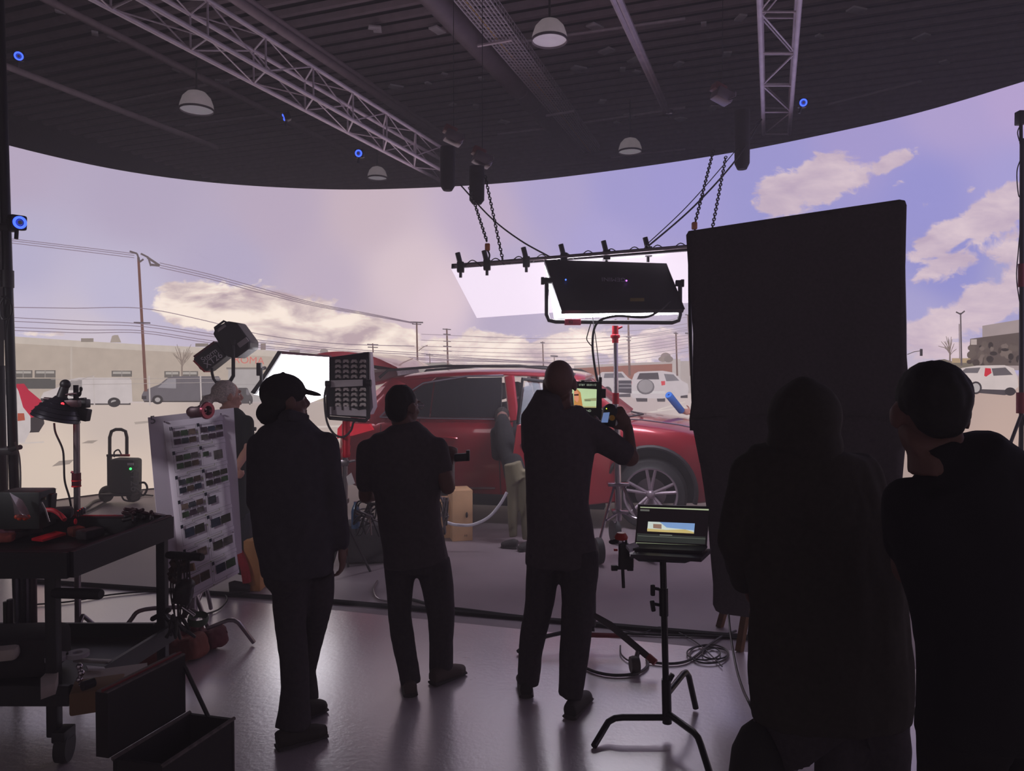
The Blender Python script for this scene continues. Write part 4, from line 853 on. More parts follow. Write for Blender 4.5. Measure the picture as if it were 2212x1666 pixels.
mb = MB(); mb.tube([P(708, 830, Y - .05), P(708, 898, Y - .05), P(712, 903, Y - .05), P(790, 909, Y - .05), P(795, 903, Y - .05), P(797, 830, Y - .05)], .016, 6); mb.cyl(P(703, 829, Y - .05), P(714, 829, Y - .05), .025); mb.cyl(P(792, 828, Y - .05), P(802, 828, Y - .05), .03); mb.build('yoke', BLACK, hx)
mb = MB(); mb.tube(curve_pts([P(706, 832, Y - .05), P(701, 860, Y - .08), P(706, 910, Y - .1), P(722, 938, Y - .1), P(742, 944, Y - .1), P(758, 930, Y - .1), P(764, 912, Y - .1), P(775, 906, Y - .1)], 6), .009, 6); mb.build('power_cord', BLACK, hx)
hs = thing('red_light_stand', 'light stand with red upper section below the square tile light', 'light stand', P(748, 1165, Y))
MB().lathe(P(748, 988, Y), [(.03, 0), (.036, .03), (.03, .05), (.036, .09), (.03, .11), (.036, .16), (.03, .18), (.03, .3)], cap=True).build('red_section', RED, hs)
mb = MB(); mb.cyl(P(746, 1155, Y), P(747, 985, Y), .018); mb.cyl(P(742, 1100, Y), P(741, 915, Y), .009); mb.build('pole', STEEL, hs)
mb = MB(); mb.cyl(P(725, 1003, Y), P(768, 995, Y), .01); mb.box(P(745, 1000, Y), (.06, .05, .05)); mb.box(P(744, 1082, Y), (.07, .05, .04)); mb.build('cross_clamp', STEEL, hs)
for q in ((705, 1258), (800, 1235), (752, 1225)): MB().tube([P(746, 1125, Y), PZ(*q, 0)], 0, 6, rad=[(.014, .01)] * 2).build('leg', BLACK, hs)
# equipment bag with cable and bottle below
bg = MB(); bg.box(P(790, 1135, 6.75) , (.44, .3, .36), (0, 0, .1), r=.06); c = ORI
o = bg.build('equipment_bag', BLK2, label='dark equipment bag on the floor between the two left men', cat='bag'); o.location.z = 0.01
mb = MB(); q = P(768, 1115, 6.1); mb.lathe(q - Vector((0, 0, .1)), [(.001, 0), (.035, .0), (.036, .14), (.03, .17), (.015, .2), (.015, .22), (.001, .22)]); mb.build('water_bottle', mat('blue_bottle', (70, 100, 136), .2, trans=.2), label='blue water bottle beside the equipment bag', cat='bottle')
random.seed(9)
for i in range(7):
    pts = [P(760 + random.random() * 60, 1085 + random.random() * 75, 5.95 + random.random() * .15) for _ in range(6)]; cable(pts, .007, [BLACK, STEEL, RUB][i % 3], 'tangled cord spilling over the equipment bag', group='cords tangled over the equipment bag')
MB().prism([P(748, 1030, 6.05), P(758, 1022, 6.05), P(766, 1045, 6.05), P(752, 1050, 6.05)], (0, .02, 0)).build('paper_tag', mat('paper', (210, 200, 200), .7), label='white tag hanging on the red light stand', cat='tag')
# ================================================================ XT26 LIGHT, WHITE LED PANEL
Y = 7.2; xt = thing('spotlight', 'black spotlight marked XT26 aimed down left above the grey haired man', 'studio light', P(485, 820, Y))
ang2 = math.radians(36)
def X(u, v, o=0): # u along lamp axis (towards rear/up right) px, v across px
    return P(475 + u * math.cos(ang2) + v * math.sin(ang2), 757 - u * math.sin(ang2) + v * math.cos(ang2), Y + o)
xb = mat('spot_black', (40, 38, 42), .5)
mb = MB(); mb.prism([X(8, -38, -.12), X(22, -46, -.12), X(50, -42, -.12), X(64, -28, -.12), X(64, 22, -.12), X(54, 34, -.12), X(18, 34, -.12), X(4, 20, -.12)], (0, .26, 0)); o = mb.build('rear_housing', xb, xt); bake(o, [('BEVEL', dict(width=.015, segments=2))])
mb = MB(); mb.prism([X(-58, -20, -.09), X(4, -20, -.09), X(4, 18, -.09), X(-50, 20, -.09), X(-60, 8, -.09)], (0, .2, 0)); o = mb.build('front_barrel', xb, xt); bake(o, [('BEVEL', dict(width=.012, segments=2))])
mb = MB(); mb.prism([X(-54, -24, -.06), X(0, -24, -.06), X(0, -18, -.06), X(-54, -18, -.06)], (0, .14, 0)); mb.build('red_fin', mat('dark_red', (130, 26, 40), .5), xt)
MB().prism([X(-61, -16, -.1), X(-58, -16, -.1), X(-52, 18, -.1), X(-56, 18, -.1)], (0, .2, 0)).build('red_rim', RED, xt)
mb = MB(); mb.tube([X(16, -34, -.13), X(20, -46, -.16), X(44, -46, -.16), X(50, -34, -.13)], .012, 6); mb.build('handle', xb, xt)
MB().prism([X(20, -41, -.13), X(42, -41, -.13), X(42, -34, -.13), X(20, -34, -.13)], (0, .02, 0)).build('display', STEEL, xt)
MB().prism([X(38, 10, -.14), X(62, 10, -.14), X(62, 20, -.14), X(38, 20, -.14)], (0, .02, 0)).build('info_label', mat('label_grey', (170, 160, 165), .5), xt)
wt = mat('white_print', (235, 228, 235), .5)
ud = (X(10, 0) - X(0, 0)); vd = (X(0, 0) - X(0, 10))
text_obj('model_print', 'XT26', .085, wt, xt, X(-24, 9, -.125), ud, vd)
text_obj('brand_print', 'Storm', .07, wt, xt, X(-25, -5, -.125), ud, vd)
mb = MB(); mb.tube([P(458, 795, Y - .13), P(458, 806, Y - .13), P(461, 818, Y - .1), P(467, 826, Y - .05)], .014, 8); mb.tube([P(503, 735, Y - .16), P(504, 780, Y - .14), P(504, 812, Y - .1), P(497, 824, Y - .05)], .018, 8); mb.cyl(P(467, 826, Y - .05), P(497, 824, Y - .05), .014); mb.box(P(503, 740, Y - .16), (.05, .05, .05)); mb.build('yoke', xb, xt)
ss = thing('spotlight_stand', 'black stand carrying the spotlight, behind the grey haired man', 'light stand', P(484, 1180, Y))
b_ = Vector((P(484, 1000, Y).x, Y, 0)); MB().cyl(P(484, 826, Y - .03), b_ + Vector((0, 0, .3)), .02).build('pole', BLACK, ss)
for a in (0.3, 2.4, 4.5): MB().cyl(b_ + Vector((0, 0, .5)), b_ + Vector((math.cos(a) * .35, math.sin(a) * .35, .01)), .014).build('leg', BLACK, ss)
Y = 8.3; wp = thing('white_light_panel', 'bright white tilted LED panel behind the man in the cap', 'studio light', P(640, 880, Y))
qf = [P(606, 765, Y), P(712, 772, Y + .1), P(722, 850, Y + .1), P(655, 876, Y + .1), P(548, 852, Y - .2)]
MB().prism(qf, (0, .02, 0)).build('lit_face', ledm('panel_face', (252, 246, 255), 6.0, 1), wp)
MB().prism([P(600, 758, Y - .03), P(608, 762, Y - .03), P(550, 852, Y - .25), P(541, 848, Y - .25), P(558, 825, Y - .2)], (0, .1, 0)).build('side_frame', BLACK, wp)
MB().prism([P(602, 758, Y), P(712, 768, Y + .1), P(712, 773, Y + .1), P(604, 765, Y)], (0, .1, 0)).build('top_frame', mat('maroon_frame', (110, 60, 76), .5), wp)
mb = MB(); mb.tube([P(564, 795, Y - .3), P(565, 850, Y - .3), P(568, 862, Y - .3), P(580, 870, Y - .3)], .018, 8); mb.box(P(560, 798, Y - .3), (.05, .05, .14)); mb.cyl(P(560, 798, Y - .3), P(572, 795, Y - .1), .02); mb.build('yoke', BLACK, wp)
b_ = Vector((P(625, 1000, Y).x, Y, 0)); MB().cyl(P(625, 860, Y + .05), b_, .02).build('stand_pole', BLACK, wp)
for a in (0.3, 2.4, 4.5): MB().cyl(b_ + Vector((0, 0, .5)), b_ + Vector((math.cos(a) * .35, math.sin(a) * .35, .01)), .014).build('leg', BLACK, wp)
# ================================================================ XT20 BALLAST ON TROLLEY
Y = 9.3; tr_ = thing('ballast_trolley', 'wheeled trolley with a black power unit marked XT26 near the wall base', 'trolley', PZ(265, 1085, 0))
Yb = ORI[tr_.name].y
def T(x, y, o=0): return P(x, y, Yb + o)
mb = MB(); mb.tube([T(237, 1068), T(237, 985), T(237, 945), T(241, 932), T(250, 928), T(262, 928), T(271, 932), T(274, 945), T(274, 985)], .022, 8); mb.build('handle_frame', BLACK, tr_)
mb = MB(); mb.box(T(237, 1025), (.05, .05, .5)); mb.box(T(262, 1066, -.1), (.42, .3, .03)); mb.box(T(254, 984), (.28, .04, .03)); mb.build('trolley_frame', BLACK, tr_)
mb = MB(); mb.box(T(272, 1027, -.12), (.33, .24, .45), (0, .02, 0), r=.04); mb.build('power_unit', mat('ballast_dark', (40, 44, 44), .6), tr_)
mb = MB(); mb.tube(curve_pts([T(247, 988, -.1), T(247, 977, -.1), T(256, 972, -.1), T(262, 982, -.1)], 5), .01, 6); mb.build('unit_handle', BLACK, tr_)
MB().box(T(270, 984, -.1), (.12, .03, .03)).build('red_strip', RED, tr_)
MB().box(T(282, 1003, -.25), (.08, .01, .03)).build('white_label', WHITE, tr_)
MB().ell(T(282, 1013, -.25), .015).build('green_light', mat('green_led', (60, 255, 110), .3, emit=3), tr_)
text_obj('side_print', 'XT26', .15, mat('print_grey', (130, 128, 130), .5), tr_, T(290, 1034, -.26), (0, 0, -1), (1, 0, 0))
for x in (226, 285):
    MB().lathe(T(x, 1067, -.05), [(.03, 0), (.1, 0), (.11, .03), (.1, .06), (.03, .06)], axis=(1, -.3, 0), cap=True).build('wheel', RUB, tr_)
mb = MB(); mb.tube(curve_pts([T(262, 1068, -.2), T(268, 1080, -.2), T(285, 1083, -.2), T(300, 1078, -.2), T(302, 1065, -.2)], 5), .012, 6); mb.build('front_loop', BLACK, tr_)
cable([T(298, 1045, -.1), T(312, 1043, -.1), T(318, 1055, -.1), T(310, 1070, -.1), T(300, 1062, -.1)], .014, BLACK, 'cable loop plugged into the right side of the power unit')
cable([PZ(330, 1071, .02), PZ(310, 1070, .02), PZ(290, 1080, .02)], .012, BLACK, 'cable running right along the wall base from the trolley')
cable([PZ(225, 1078, .02), PZ(200, 1085, .02), PZ(180, 1100, .02), PZ(120, 1120, .02), PZ(60, 1135, .02)], .02, BLACK, 'thick cable running left from the trolley along the wall base')
cable([PZ(228, 1085, .02), PZ(205, 1098, .02), PZ(170, 1112, .02), PZ(100, 1135, .02)], .015, RUB, 'second cable running left from the trolley')
# apple box, hose
ab = PZ(992, 1168, 0); bx = thing('apple_box', 'tall wooden apple box standing on end in front of the car', 'box', ab); lw = mat('birch_ply', (196, 154, 118), .6, var=.12, scale=6)
mb = MB(); mb.box(ab + Vector((0, .12, .26)), (.21, .3, .52), (0, 0, .25), r=.006); mb.build('box_body', lw, bx)
o = MB(); o.ell(ab + Vector((.08, -.03, .27)), (.012, .012, .03)); o.build('hand_hole', BLACK, bx)
text_obj('corner_mark', 'AB', .03, mat('ink', (60, 20, 40), .6), bx, ab + Vector((.07, -.045, .06)), (1, .25, 0), (0, 0, 1))
MB().box(PZ(950, 1172, 0) + Vector((-.03, .3, .2)), (.2, .26, .4), (0, 0, .2), r=.006).build('apple_box', lw, label='second wooden apple box mostly hidden behind the man in the T-shirt', cat='box')
cable([P(966, 1129, 7.1), P(985, 1134, 7.1), P(1020, 1134, 7.1), P(1055, 1118, 7.1), P(1080, 1090, 7.1), P(1095, 1064, 7.1)], .015, mat('white_hose', (206, 200, 212), .4), 'white hose curving up from the apple box to the crouching person', name='hose', cat='hose')
for i in range(5):
    pts = [P(950 + random.random() * 20, 1070 + random.random() * 85, 6.9) for _ in range(5)]; cable(pts, .008, [STEEL, BLACK][i % 2], 'loose coil of cord beside the apple box', group='cords hanging by the apple box')
# cart behind the grey haired man: handle of a trolley
ht = thing('trolley_handle', 'small cart handle sticking out right of the grey haired man', 'cart', P(545, 1130, 7.6)); Y = 7.6
MB().cyl(P(533, 926, Y), P(553, 927, Y), .02).build('grip', RUB, ht)
mb = MB(); mb.tube([P(540, 1000, Y), P(540, 936, Y), P(562, 935, Y), P(562, 1130, Y)], .014, 6); mb.cyl(P(540, 1130, Y), P(540, 995, Y), .014); mb.box(P(552, 1125, Y), (.2, .3, .03)); mb.build('frame', mat('rust_tube', (110, 80, 76), .4, .5), ht)
pb = MB(); pc = PZ(556, 1268, 0); pb.box(pc + Vector((0, 0, .2)), (.13, .25, .4), r=.004); pb.build('cardboard_box', mat('cardboard', (196, 140, 90), .8), label='tan cardboard box standing by the man in the cap', cat='box')
MB().tube(curve_pts([pc + Vector((-.1, -.14, .32)), pc + Vector((-.05, -.15, .2)), pc + Vector((-.03, -.15, .08))], 5), .035, 8).build('red_rope', mat('red_rope', (170, 40, 50), .8, bump=.5, scale=60), label='red patterned cloth hanging beside the cardboard box', cat='cloth')
# ================================================================ PEOPLE
SKIN = mat('skin', (116, 84, 78), .55, var=.06, scale=20, spec=.3)
def blob(mb, name, m, parent, vox=.009, sm=4, amp=0, fq=9, label=None):
    o = mb.build(name, m, parent)
    bake(o, [('REMESH', dict(mode='VOXEL', voxel_size=vox)), ('SMOOTH', dict(factor=.5, iterations=sm))])
    me = o.data
    if amp:
        org = ORI[parent.name]
        me.calc_loop_triangles() if False else None
        for v in me.vertices:
            p = v.co * fq; f = noise.noise(Vector((p.x, p.y, p.z * .45))) + .5 * abs(noise.noise(Vector((p.x * 2, p.y * 2, p.z))))
            v.co += v.normal * (amp * f)
    me.polygons.foreach_set('use_smooth', [True] * len(me.polygons))
    if not me.materials: me.materials.append(m)
    if label: o['label'] = label
    return o
def rows(rw, Y, depth=None, grow=0.0):       # silhouette rows (y, left, right[, Y]) -> centres and half widths
    pts, rad = [], []
    for r in rw:
        yy = r[3] if len(r) > 3 else Y; a = P(r[1], r[0], yy); b_ = P(r[2], r[0], yy); rx = (b_ - a).length / 2 + grow
        pts.append((a + b_) / 2); rad.append((max(rx, .01), max((depth if depth else rx * .95) + grow, .01) if not depth else max(min(depth, rx) + grow, .01)))
    return pts, rad
def rtube(mb, rw, Y, depth=None, grow=0.0, n=18):
    p, r = rows(rw, Y, depth, grow); mb.tube(p, 0, n, rad=r, side=(1, 0, 0))
    return p
def hand(mb, wr, d, side, curl=.6, s=1.0, up=None):
    # wr wrist point, d hand direction, side = direction of the thumb
    d = Vector(d).normalized(); sd = Vector(side); sd = (sd - d * sd.dot(d)).normalized(); nrm = d.cross(sd)
    pc = wr + d * .05 * s; R = Matrix((sd, d, nrm)).transposed()
    mb.ell(pc, (.04 * s, .055 * s, .017 * s), R)
    for k, (o_, L_) in enumerate(((.028, .072), (.009, .08), (-.010, .074), (-.028, .058))):
        p = wr + d * .088 * s + sd * o_ * s; dd = d.copy(); q = p; r = .0095 * s
        for j, f in enumerate((.45, .3, .25)):
            dd = (Matrix.Rotation(curl * (.5 + .4 * j), 3, sd) @ dd); e = q + dd * L_ * f * s * (1 + .05 * k); mb.cap(q, e, r, r * .9, 8); q = e; r *= .9
    p = wr + d * .02 * s + sd * .032 * s; q = p + (d * .6 + sd * .9).normalized() * .04 * s; e = q + (d * .95 + sd * .35 - nrm * curl * .4).normalized() * .032 * s
    mb.cap(p, q, .013 * s, .011 * s, 8); mb.cap(q, e, .011 * s, .009 * s, 8)
def head(mb, c, face, s=1.0, up=(0, 0, 1)):
    f = Vector(face).normalized(); r = Vector(up).cross(f).normalized() * -1; u = r.cross(f) if r.cross(f).z > 0 else f.cross(r)
    R = Matrix((r, f, u)).transposed(); q = lambda x, y, z: c + r * x * s + f * y * s + u * z * s
    mb.ell(q(0, -.012, .028), (.078 * s, .098 * s, .095 * s), R, 20, 14)
    mb.ell(q(0, .03, -.035), (.062 * s, .068 * s, .085 * s), R, 18, 12)
    mb.ell(q(0, .062, -.085), (.034 * s, .03 * s, .028 * s), R)
    mb.tube([q(0, .09, .025), q(0, .108, -.005), q(0, .118, -.022)], 0, 8, rad=[.009 * s, .012 * s, .015 * s]); mb.ell(q(0, .105, -.024), (.02 * s, .016 * s, .012 * s), R)
    mb.ell(q(0, .09, .038), (.05 * s, .014 * s, .012 * s), R); mb.ell(q(0, .095, -.052), (.026 * s, .013 * s, .008 * s), R); mb.ell(q(0, .092, -.064), (.022 * s, .013 * s, .008 * s), R)
    for sx in (-1, 1):
        mb.ell(q(sx * .082, -.002, -.008), (.009 * s, .022 * s, .034 * s), R @ Matrix.Rotation(sx * -.35, 3, 'Z'))
        mb.ell(q(sx * .04, .07, -.02), (.02 * s, .02 * s, .018 * s), R)
    return q, R
def eyes(q, root, s=1):
    for sx in (-1, 1):
        MB().ell(q(sx * .032, .074, .014), .012 * s).build('eye', mat('eye_white', (215, 205, 200), .2), root)
def shoe(mb, heel, toe, w_=.05, h=.09):
    d = (toe - heel); L_ = d.length; d.normalize(); s = Vector((0, 0, 1)).cross(d).normalized(); z = Vector((0, 0, 1))
    pts = [heel, heel + d * L_ * .25, heel + d * L_ * .5, heel + d * L_ * .8, toe]
    mb.tube([p + z * zz for p, zz in zip(pts, (h * .5, h * .55, h * .48, h * .38, h * .3))], 0, 12, rad=[(w_ * .7, h * .48), (w_ * .78, h * .55), (w_ * .85, h * .48), (w_, h * .38), (w_ * .6, h * .28)], side=s)
TEE = mat('black_cotton', (82, 73, 78), .95, var=.15, scale=40, spec=.2); TRO = mat('charcoal_twill', (68, 61, 66), .95, var=.2, scale=50, spec=.2)
def solve_side(face): return Vector((face[1], -face[0], 0)).normalized()
def build_person(name_label, Y, hd, face, torso, arms, legs, feet, tops=('shirt', TEE), bots=('trousers', TRO), hs=1.0, skin=SKIN, depth=.115, hair=None, sleeve='short', shoe_m=None, hands=True, group=None, amp=.006, legdepth=None):
    hc = P(hd[0], hd[1], hd[2] if len(hd) > 2 else Y)
    base = Vector((hc.x, Y, 0)); root = thing('person', name_label, 'person', base, group)
    b_ = MB(); q, R = head(b_, hc, face, hs)
    tp = rtube(b_, torso, Y, depth - .012, -.014)
    b_.tube([q(0, -.02, -.06), tp[0] + Vector((0, 0, .0)), tp[1] - Vector((0, 0, .04))], 0, 14, rad=[.061 * hs, .063 * hs, .075 * hs])
    sl = MB()
    for a in arms:       # list of (point, radius) shoulder, elbow, wrist + hand spec
        (s0, r0), (e0, r1), (w0, r2) = a['j']
        b_.cap(s0, e0, r0 - .012, r1 - .008); b_.cap(e0, w0, min(r1 - .006, .042), .027)
        if a.get('hand'): hand(b_, w0, *a['hand'][:2], **(a['hand'][2] if len(a['hand']) > 2 else {}))
        if sleeve == 'long': sl.cap(s0, e0, r0, r1); sl.cap(e0, w0.lerp(e0, .06), r1, r2)
        else: sl.cap(s0, s0.lerp(e0, a.get('cut', .62)), r0, r1 + .008)
    for l in legs: rtube(b_, l, Y, None, -.014)
    for h, t in feet: b_.cap(h.lerp(t, .22) + Vector((0, 0, .05)), h.lerp(t, .7) + Vector((0, 0, .035)), .028, .022)
    blob(b_, 'body', skin, root, .0075, 3)
    eyes(q, root, hs)
    t = MB(); rtube(t, torso, Y, depth); t.v += []; 
    off = len(t.v); t.v += sl.v; t.f += [tuple(i + off for i in f) for f in sl.f]; t.m += sl.m
    blob(t, tops[0], tops[1], root, .011, 5, amp)
    l_ = MB()
    for l in legs: rtube(l_, l, Y, None)
    hipw = [r for r in torso[-2:]]; pz_ = [(hipw[0][0], hipw[0][1] + 4, hipw[0][2] - 4), (hipw[1][0], hipw[1][1] + 4, hipw[1][2] - 4), (legs[0][0][0] + 22, min(l[0][1] for l in legs) + 4, max(l[0][2] for l in legs) - 4)]
    rtube(l_, pz_, Y, depth * .95)
    blob(l_, bots[0], bots[1], root, .011, 5, amp)
    for h, tt in feet:
        m = MB(); shoe(m, h, tt); blob(m, 'shoe', shoe_m or mat('dark_shoe', (48, 42, 44), .7), root, .007, 2)
        m = MB(); dd = (tt - h).normalized(); 
        m.tube([h + Vector((0, 0, .012)), h.lerp(tt, .5) + Vector((0, 0, .012)), tt + Vector((0, 0, .012))], 0, 10, rad=[(.04, .012), (.042, .012), (.04, .012)], side=Vector((0, 0, 1)).cross(dd)); m.build('sole', mat('shoe_sole', (70, 62, 64), .8), root)
    if hair:
        hm = MB(); hair(hm, q, R, hs); blob(hm, 'hair', hair_mat[hair.__name__], root, .008, 2, .004, 40)
    return root, q, R
def hair_short(mb, q, R, s): mb.ell(q(0, -.022, .038), (.0815 * s, .1 * s, .093 * s), R, 20, 12); mb.ell(q(0, -.05, -.005), (.077 * s, .06 * s, .085 * s), R)
def hair_pony(mb, q, R, s):
    mb.ell(q(0, -.025, .034), (.086 * s, .104 * s, .096 * s), R, 20, 12)
    mb.tube(curve_pts([q(0, -.10, .0), q(-.01, -.15, -.03), q(-.01, -.17, -.09), q(0, -.15, -.16)], 5), 0, 8, rad=[.035] * 4 + [.045] * 6 + [.035] * 5 + [.015])
def hair_crop(mb, q, R, s): mb.ell(q(0, -.02, .036), (.082 * s, .1 * s, .093 * s), R, 20, 12); mb.ell(q(0, -.055, .005), (.07 * s, .052 * s, .07 * s), R)
hair_mat = dict(hair_short=mat('dark_hair', (34, 28, 28), .8, var=.3, scale=90), hair_pony=mat('grey_hair', (206, 190, 182), .7, var=.35, scale=90), hair_crop=mat('brown_black_hair', (30, 25, 27), .8, var=.3, scale=90))
V = Vector
# --- tall man filming (centre)
Y = 3.86
lw, rw = P(1262, 935, 4.25), P(1357, 925, 3.98)
tall, q, R = build_person('bald tall man in black T-shirt seen from behind, raising a small device beside the monitor', Y, (1209, 829), (.25, 1, -.05),
    [(862, 1188, 1234), (872, 1146, 1238), (884, 1128, 1254), (905, 1124, 1272), (940, 1127, 1284), (985, 1131, 1284), (1030, 1133, 1276), (1090, 1136, 1270), (1150, 1137, 1282), (1200, 1133, 1292), (1222, 1134, 1291)],
    [dict(j=[(P(1150, 905, Y), .062), (P(1152, 1000, Y + .15), .055), (lw, .04)], hand=((.5, .2, .35), (0, 0, 1), dict(curl=.9))),
     dict(j=[(P(1262, 925, Y), .078), (P(1361, 988, 3.9), .058), (rw, .038)], cut=.85, hand=((-.35, -.05, .6), (-.7, 0, -.1), dict(curl=1.0, s=.95)))],
    [[(1190, 1134, 1216), (1230, 1137, 1209), (1300, 1135, 1197, 3.88), (1360, 1126, 1184, 3.92), (1420, 1119, 1170, 3.95), (1475, 1115, 1164, 3.97)],
     [(1190, 1203, 1294), (1230, 1208, 1293, 3.85), (1300, 1214, 1286, 3.8), (1360, 1212, 1279, 3.78), (1420, 1208, 1272, 3.76), (1480, 1205, 1263, 3.75), (1505, 1203, 1258, 3.75)]],
    [(PZ(1137, 1510, 0), PZ(1132, 1470, 0)), (PZ(1230, 1556, 0), PZ(1268, 1512, 0))], depth=.12, legdepth=1)
# device in hands
dv = thing('handheld_controller', 'small black handheld controller with blue screen and yellow knob held by the tall man', 'controller', P(1315, 925, 4.0)); Y = 4.0
mb = MB(); mb.box(P(1316, 900, Y), (.08, .06, .11), (0, .15, 0), r=.015); mb.ell(P(1318, 884, Y), (.035, .03, .03)); mb.build('controller_body', mat('device_black', (32, 30, 34), .5), dv)
MB().prism([P(1304, 892, Y - .04), P(1317, 891, Y - .04), P(1313, 913, Y - .04), P(1299, 913, Y - .04)], (0, .01, 0)).build('screen', screen_mat((96, 116, 160)), dv)
MB().lathe(P(1322, 903, Y - .035), [(.001, -.012), (.014, -.012), (.016, 0)], axis=(0, 1, 0)).build('yellow_knob', mat('yellow_knob', (220, 160, 40), .4), dv)
MB().ell(P(1310, 883, Y - .045), .003).build('indicator', mat('ind', (190, 230, 60), .3, emit=3), dv)
MB().lathe(P(1342, 900, Y), [(.02, -.015), (.03, -.01), (.03, .012), (.02, .016)], axis=(1, .2, 0), cap=True).build('hand_wheel', BLACK, dv)
# monitor
Y = 4.75; mo = thing('monitor', 'on set monitor in black frame showing a woman with long hair, beside the bald man', 'monitor', P(1232, 905, Y))
MB().prism([P(1178, 823, Y), P(1300, 825, Y), P(1300, 908, Y), P(1176, 906, Y)], (0, .06, 0)).build('housing', mat('monitor_black', (30, 27, 30), .4), mo)
SC = lambda c, pts, k=1: (c, [P(x, y, Y - .002 * k) for x, y in pts])
scr = [SC((186, 206, 160), [(1226, 838), (1289, 841), (1288, 880), (1226, 880)]), SC((40, 34, 36), [(1226, 852), (1238, 850), (1240, 880), (1226, 880)], 2), SC((190, 130, 70), [(1240, 845), (1247, 841), (1254, 848), (1259, 880), (1240, 880)], 2),
       SC((214, 140, 110), [(1240, 846), (1246, 843), (1250, 850), (1250, 864), (1247, 870), (1241, 864)], 3), SC((70, 40, 36), [(1240, 852), (1250, 851), (1250, 855), (1240, 855)], 4), SC((150, 150, 110), [(1262, 862), (1288, 860), (1288, 866), (1262, 867)], 2), SC((110, 120, 90), [(1264, 864), (1276, 864), (1276, 867), (1264, 867)], 3), SC((176, 170, 120), [(1228, 877), (1288, 878), (1288, 881), (1228, 880)], 4)]
mats = []; mb = MB()
for c, pts in scr: mb.mi = len(mats); mats.append(screen_mat(c)); mb.poly(pts)
mb.build('display', mats, mo, smooth=False)
text_obj('status_line', 'REC  STBY  00:01:12', .018, mat('ui_white', (200, 215, 190), .4, emit=.5), mo, P(1262, 832, Y - .003), (1, 0, 0), (0, 0, 1))
text_obj('brand_print', 'SmallHD', .02, mat('ui_white', (200, 215, 190), .4, emit=.5), mo, P(1265, 888, Y - .003), (1, 0, 0), (0, 0, 1))
mb = MB(); mb.cyl(P(1297, 825, Y), P(1297, 815, Y), .01); mb.build('mount_knob', BLACK, mo); MB().cyl(P(1259, 826, Y), P(1259, 822, Y), .012).build('top_screw', BLACK, mo); MB().box(P(1303, 850, Y), (.03, .04, .06)).build('side_button', BLACK, mo)
# stand with caster behind him
ms = thing('monitor_stand', 'folding wheeled stand legs between the bald man and the laptop stand', 'stand', PZ(1283, 1400, 0)); apx = P(1283, 1345, 4.55)
MB().cyl(Vector((apx.x, 4.75, .3)), P(1232, 906, 4.79), .016).build('pole', BLACK, ms)
MB().cyl(Vector((apx.x, 4.7, .12)), Vector((apx.x, 4.7, .5)), .03).build('hub', BLACK, ms)
mb = MB(); mb.tube([P(1284, 1330, 4.6), P(1320, 1352, 4.5), P(1395, 1415, 4.25), P(1414, 1430, 4.22)], 0, 6, rad=[(.02, .016), (.026, .02), (.024, .018), (.018, .014)]); mb.build('leg', mat('leg_grey', (70, 60, 62), .4, .4), ms)
MB().cyl(P(1400, 1418, 4.24), P(1416, 1432, 4.21), .02).build('red_leg_tip', mat('rust_red', (140, 40, 26), .5), ms)
c = PZ(1371, 1455, 0); MB().lathe(c + V((-.025, 0, .05)), [(.02, 0), (.045, .0), (.05, .02), (.045, .05), (.02, .05)], axis=(1, .1, 0), cap=True).build('caster', mat('caster_brown', (70, 58, 56), .6), ms)
MB().cyl(c + V((0, 0, .05)), P(1378, 1408, 4.28), .014).build('caster_fork', STEEL, ms)
mb = MB(); mb.tube([P(1284, 1360, 4.62), P(1240, 1362, 4.65), P(1180, 1375, 4.6), P(1128, 1400, 4.55), P(1119, 1408, 4.52)], .014, 6); mb.build('leg', BLACK, ms)
mb = MB(); mb.tube([P(1270, 1372, 4.6), P(1345, 1374, 4.6)], .016, 6); mb.build('red_brace', mat('dark_red', (130, 26, 40), .5), ms)
# --- man in T-shirt (second from left)
Y = 4.15; rw = P(973, 1003, 4.32)
m2, q, R = build_person('short haired man in glasses and black T-shirt holding a small black remote', Y, (871, 880), (.62, .8, -.08),
    [(915, 843, 902), (930, 826, 924), (942, 806, 944), (960, 790, 956), (1000, 790, 957), (1050, 804, 954), (1090, 812, 950), (1130, 817, 953), (1180, 826, 963), (1220, 830, 970)],
    [dict(j=[(P(794, 972, Y), .062), (P(790, 1072, 4.2), .05), (P(850, 1062, 4.5), .035)], cut=.72, hand=((.3, .5, .3), (0, 0, 1), dict(curl=.8))),
     dict(j=[(P(945, 968, Y), .062), (P(967, 1052, 4.12), .052), (rw, .035)], cut=.5, hand=((.05, .35, .5), (-.6, 0, .4), dict(curl=.9)))],
    [[(1212, 830, 900), (1270, 835, 893), (1330, 838, 888, 4.12), (1390, 847, 897, 4.05), (1440, 857, 905, 4.0), (1478, 865, 909, 3.98)],
     [(1212, 895, 971), (1270, 911, 981), (1330, 924, 984), (1390, 927, 979), (1440, 925, 979, 4.16), (1462, 927, 977, 4.16)]],
    [(PZ(887, 1508, 0), PZ(880, 1470, 0)), (PZ(934, 1482, 0), PZ(1000, 1455, 0))], depth=.12, hair=hair_short, shoe_m=mat('grey_shoe', (84, 70, 68), .8), hs=.97)
gl = MB()
for sx in (-1, 1): gl.tube([q(sx * .036 + .022 * math.cos(t), .108, .014 + .018 * math.sin(t)) for t in np.linspace(0, 2 * math.pi, 13)[:-1]], .0022, 4, closed=True); gl.cyl(q(sx * .062, .106, .018), q(sx * .084, .0, .012), .002, n=5)
gl.build('glasses', CHROME, label='thin framed glasses on the short haired man', cat='glasses')
